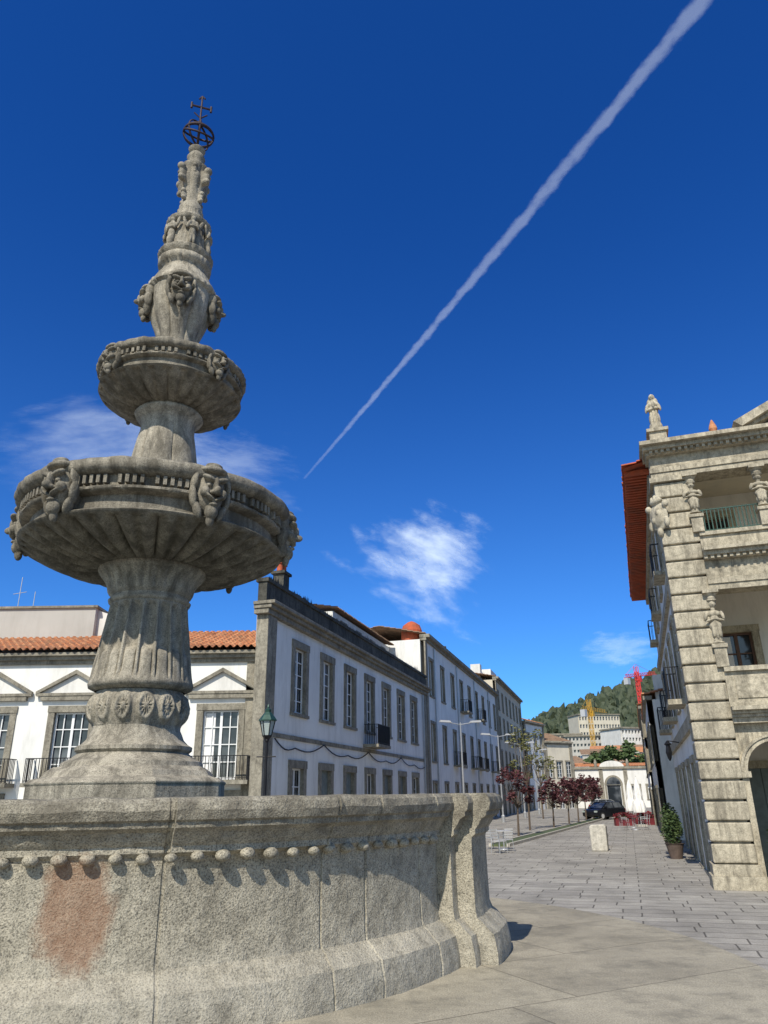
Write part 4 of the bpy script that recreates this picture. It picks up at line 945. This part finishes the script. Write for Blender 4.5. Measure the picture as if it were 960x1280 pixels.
def cloudmat(name, kind, scale=2.5, amt=.6, thr=.45, rng=.4):
    m = bpy.data.materials.new(name); m.use_nodes = True; nt = m.node_tree; nt.nodes.remove(nt.nodes['Principled BSDF']); out = nt.nodes['Material Output']
    tc = nt.nodes.new('ShaderNodeTexCoord')
    n = N(nt, 'ShaderNodeTexNoise', Scale=scale, Detail=10, Roughness=.62, Distortion=.12 if kind == 'cloud' else 0)
    if kind == 'cloud':
        mpc = nt.nodes.new('ShaderNodeMapping'); mpc.inputs['Location'].default_value = (scale * 1.7, thr * 9, amt * 5); mpc.inputs['Scale'].default_value = (1, 1.5, 1)
        nt.links.new(tc.outputs['Object'], mpc.inputs[0]); nt.links.new(mpc.outputs[0], n.inputs['Vector'])
        ln = N(nt, 'ShaderNodeVectorMath', operation='LENGTH'); nt.links.new(tc.outputs['Object'], ln.inputs[0])
        fall = N(nt, 'ShaderNodeMapRange', interpolation_type='SMOOTHSTEP'); nt.links.new(ln.outputs['Value'], fall.inputs[0])
        fall.inputs[1].default_value = 0; fall.inputs[2].default_value = 1; fall.inputs[3].default_value = .14; fall.inputs[4].default_value = -.36
    else:
        sp = nt.nodes.new('ShaderNodeSeparateXYZ'); nt.links.new(tc.outputs['UV'], sp.inputs[0])
        mp = nt.nodes.new('ShaderNodeMapping'); mp.inputs['Scale'].default_value = (45, 1.6, 1); nt.links.new(tc.outputs['UV'], mp.inputs[0]); nt.links.new(mp.outputs[0], n.inputs['Vector'])
        d = N(nt, 'ShaderNodeMath', operation='SUBTRACT'); nt.links.new(sp.outputs[1], d.inputs[0]); d.inputs[1].default_value = .5
        ab = N(nt, 'ShaderNodeMath', operation='ABSOLUTE'); nt.links.new(d.outputs[0], ab.inputs[0])
        fall = N(nt, 'ShaderNodeMapRange', interpolation_type='SMOOTHSTEP'); nt.links.new(ab.outputs[0], fall.inputs[0])
        fall.inputs[1].default_value = .0; fall.inputs[2].default_value = .5; fall.inputs[3].default_value = .25; fall.inputs[4].default_value = -.45
    ad = N(nt, 'ShaderNodeMath', operation='ADD'); nt.links.new(n.outputs['Fac'], ad.inputs[0]); nt.links.new(fall.outputs[0], ad.inputs[1])
    al = N(nt, 'ShaderNodeMapRange', interpolation_type='SMOOTHSTEP'); nt.links.new(ad.outputs[0], al.inputs[0]); al.inputs[1].default_value = thr; al.inputs[2].default_value = thr + rng; al.inputs[3].default_value = 0; al.inputs[4].default_value = amt
    alo = al.outputs[0]
    if kind != 'cloud':   # old end of the trail has thinned out
        fd = N(nt, 'ShaderNodeMapRange'); nt.links.new(sp.outputs[0], fd.inputs[0]); fd.inputs[1].default_value = 0; fd.inputs[2].default_value = .25; fd.inputs[3].default_value = .3; fd.inputs[4].default_value = 1
        mu = N(nt, 'ShaderNodeMath', operation='MULTIPLY'); nt.links.new(alo, mu.inputs[0]); nt.links.new(fd.outputs[0], mu.inputs[1]); alo = mu.outputs[0]
    a = N(nt, 'ShaderNodeBsdfDiffuse'); a.inputs[0].default_value = (.84, .91, .97, 1); t = N(nt, 'ShaderNodeBsdfTranslucent'); t.inputs[0].default_value = (.80, .90, .97, 1)
    mxa = nt.nodes.new('ShaderNodeMixShader'); mxa.inputs[0].default_value = .15 if kind == 'cloud' else .8
    nt.links.new(a.outputs[0], mxa.inputs[1]); nt.links.new(t.outputs[0], mxa.inputs[2])
    tr = nt.nodes.new('ShaderNodeBsdfTransparent'); mx = nt.nodes.new('ShaderNodeMixShader')
    nt.links.new(alo, mx.inputs[0]); nt.links.new(tr.outputs[0], mx.inputs[1]); nt.links.new(mxa.outputs[0], mx.inputs[2]); nt.links.new(mx.outputs[0], out.inputs[0])
    return m
def cloud(d, dist, sx, sy, scale, amt, thr, roll=0, rng=.4):
    mt = cloudmat('cloud_vapour', 'cloud', scale, amt, thr, rng)
    ob = mesh_obj('cloud', [(-1, -1, 0), (1, -1, 0), (1, 1, 0), (-1, 1, 0)], [(0, 1, 2, 3)], mt)
    dv = Vector(d).normalized(); ob.location = dv * dist
    nrm = (tosun * .6 - dv * .8).normalized(); ob.rotation_mode = 'QUATERNION'
    xax = Vector((0, 0, 1)).cross(nrm).normalized(); yax = nrm.cross(xax)
    Rm = Matrix((xax, yax, nrm)).transposed(); ob.rotation_quaternion = (Rm @ Matrix.Rotation(roll, 3, 'Z')).to_quaternion(); ob.scale = (sx, sy, sx)
cloud((.045, 1, .32), 2500, 430, 330, 1.9, .68, .31, DR(-30), .5)
cloud((-.43, 1, .49), 2600, 850, 450, 1.7, .36, .36, DR(8), .45)
cloud((-.25, 1, .47), 2700, 520, 300, 2.2, .22, .36, DR(-15), .45)
cloud((.32, 1, .185), 2700, 240, 120, 2.4, .2, .34)
A_ = Vector((-213, 1802, 800)); B_ = Vector((347, 542, 800)); dv = (B_ - A_); B2 = A_ + dv * 1.25
n = 60; vs = []; w_ = 21
for i in range(n + 1):
    p = A_.lerp(B2, i / n); side = Vector((-dv.y, dv.x, 0)).normalized(); bend = 8 * sin(pi * i / n)
    ww = w_ * min(1, .4 + i / n * 1.0); vs += [p + side * (ww + bend), p - side * (ww - bend)]
ob = mesh_obj('contrail', vs, [(2 * i, 2 * i + 1, 2 * i + 3, 2 * i + 2) for i in range(n)], cloudmat('contrail_vapour', 'trail', 1.0, .22, .30, .46))
uv = ob.data.uv_layers.new(name='UVMap')
for poly in ob.data.polygons:
    for li in poly.loop_indices:
        vi = ob.data.loops[li].vertex_index; uv.data[li].uv = ((vi // 2) / n, vi % 2)

# ------------------------------------------------------------------ camera
cam = bpy.data.cameras.new('camera'); co = bpy.data.objects.new('camera', cam); scene.collection.objects.link(co)
cam.sensor_fit = 'VERTICAL'; cam.sensor_height = 24; cam.sensor_width = 18; cam.lens = 24 * 916 / 1280; cam.clip_end = 20000; cam.clip_start = .05
co.matrix_world = Matrix.Translation((0, 0, EYE)) @ Matrix.Rotation(DR(90 + 21.2), 4, 'X') @ Matrix.Rotation(DR(-.85), 4, 'Z')
scene.camera = co
scene.view_settings.view_transform = 'Standard'; scene.view_settings.look = 'None'; scene.view_settings.exposure = 0
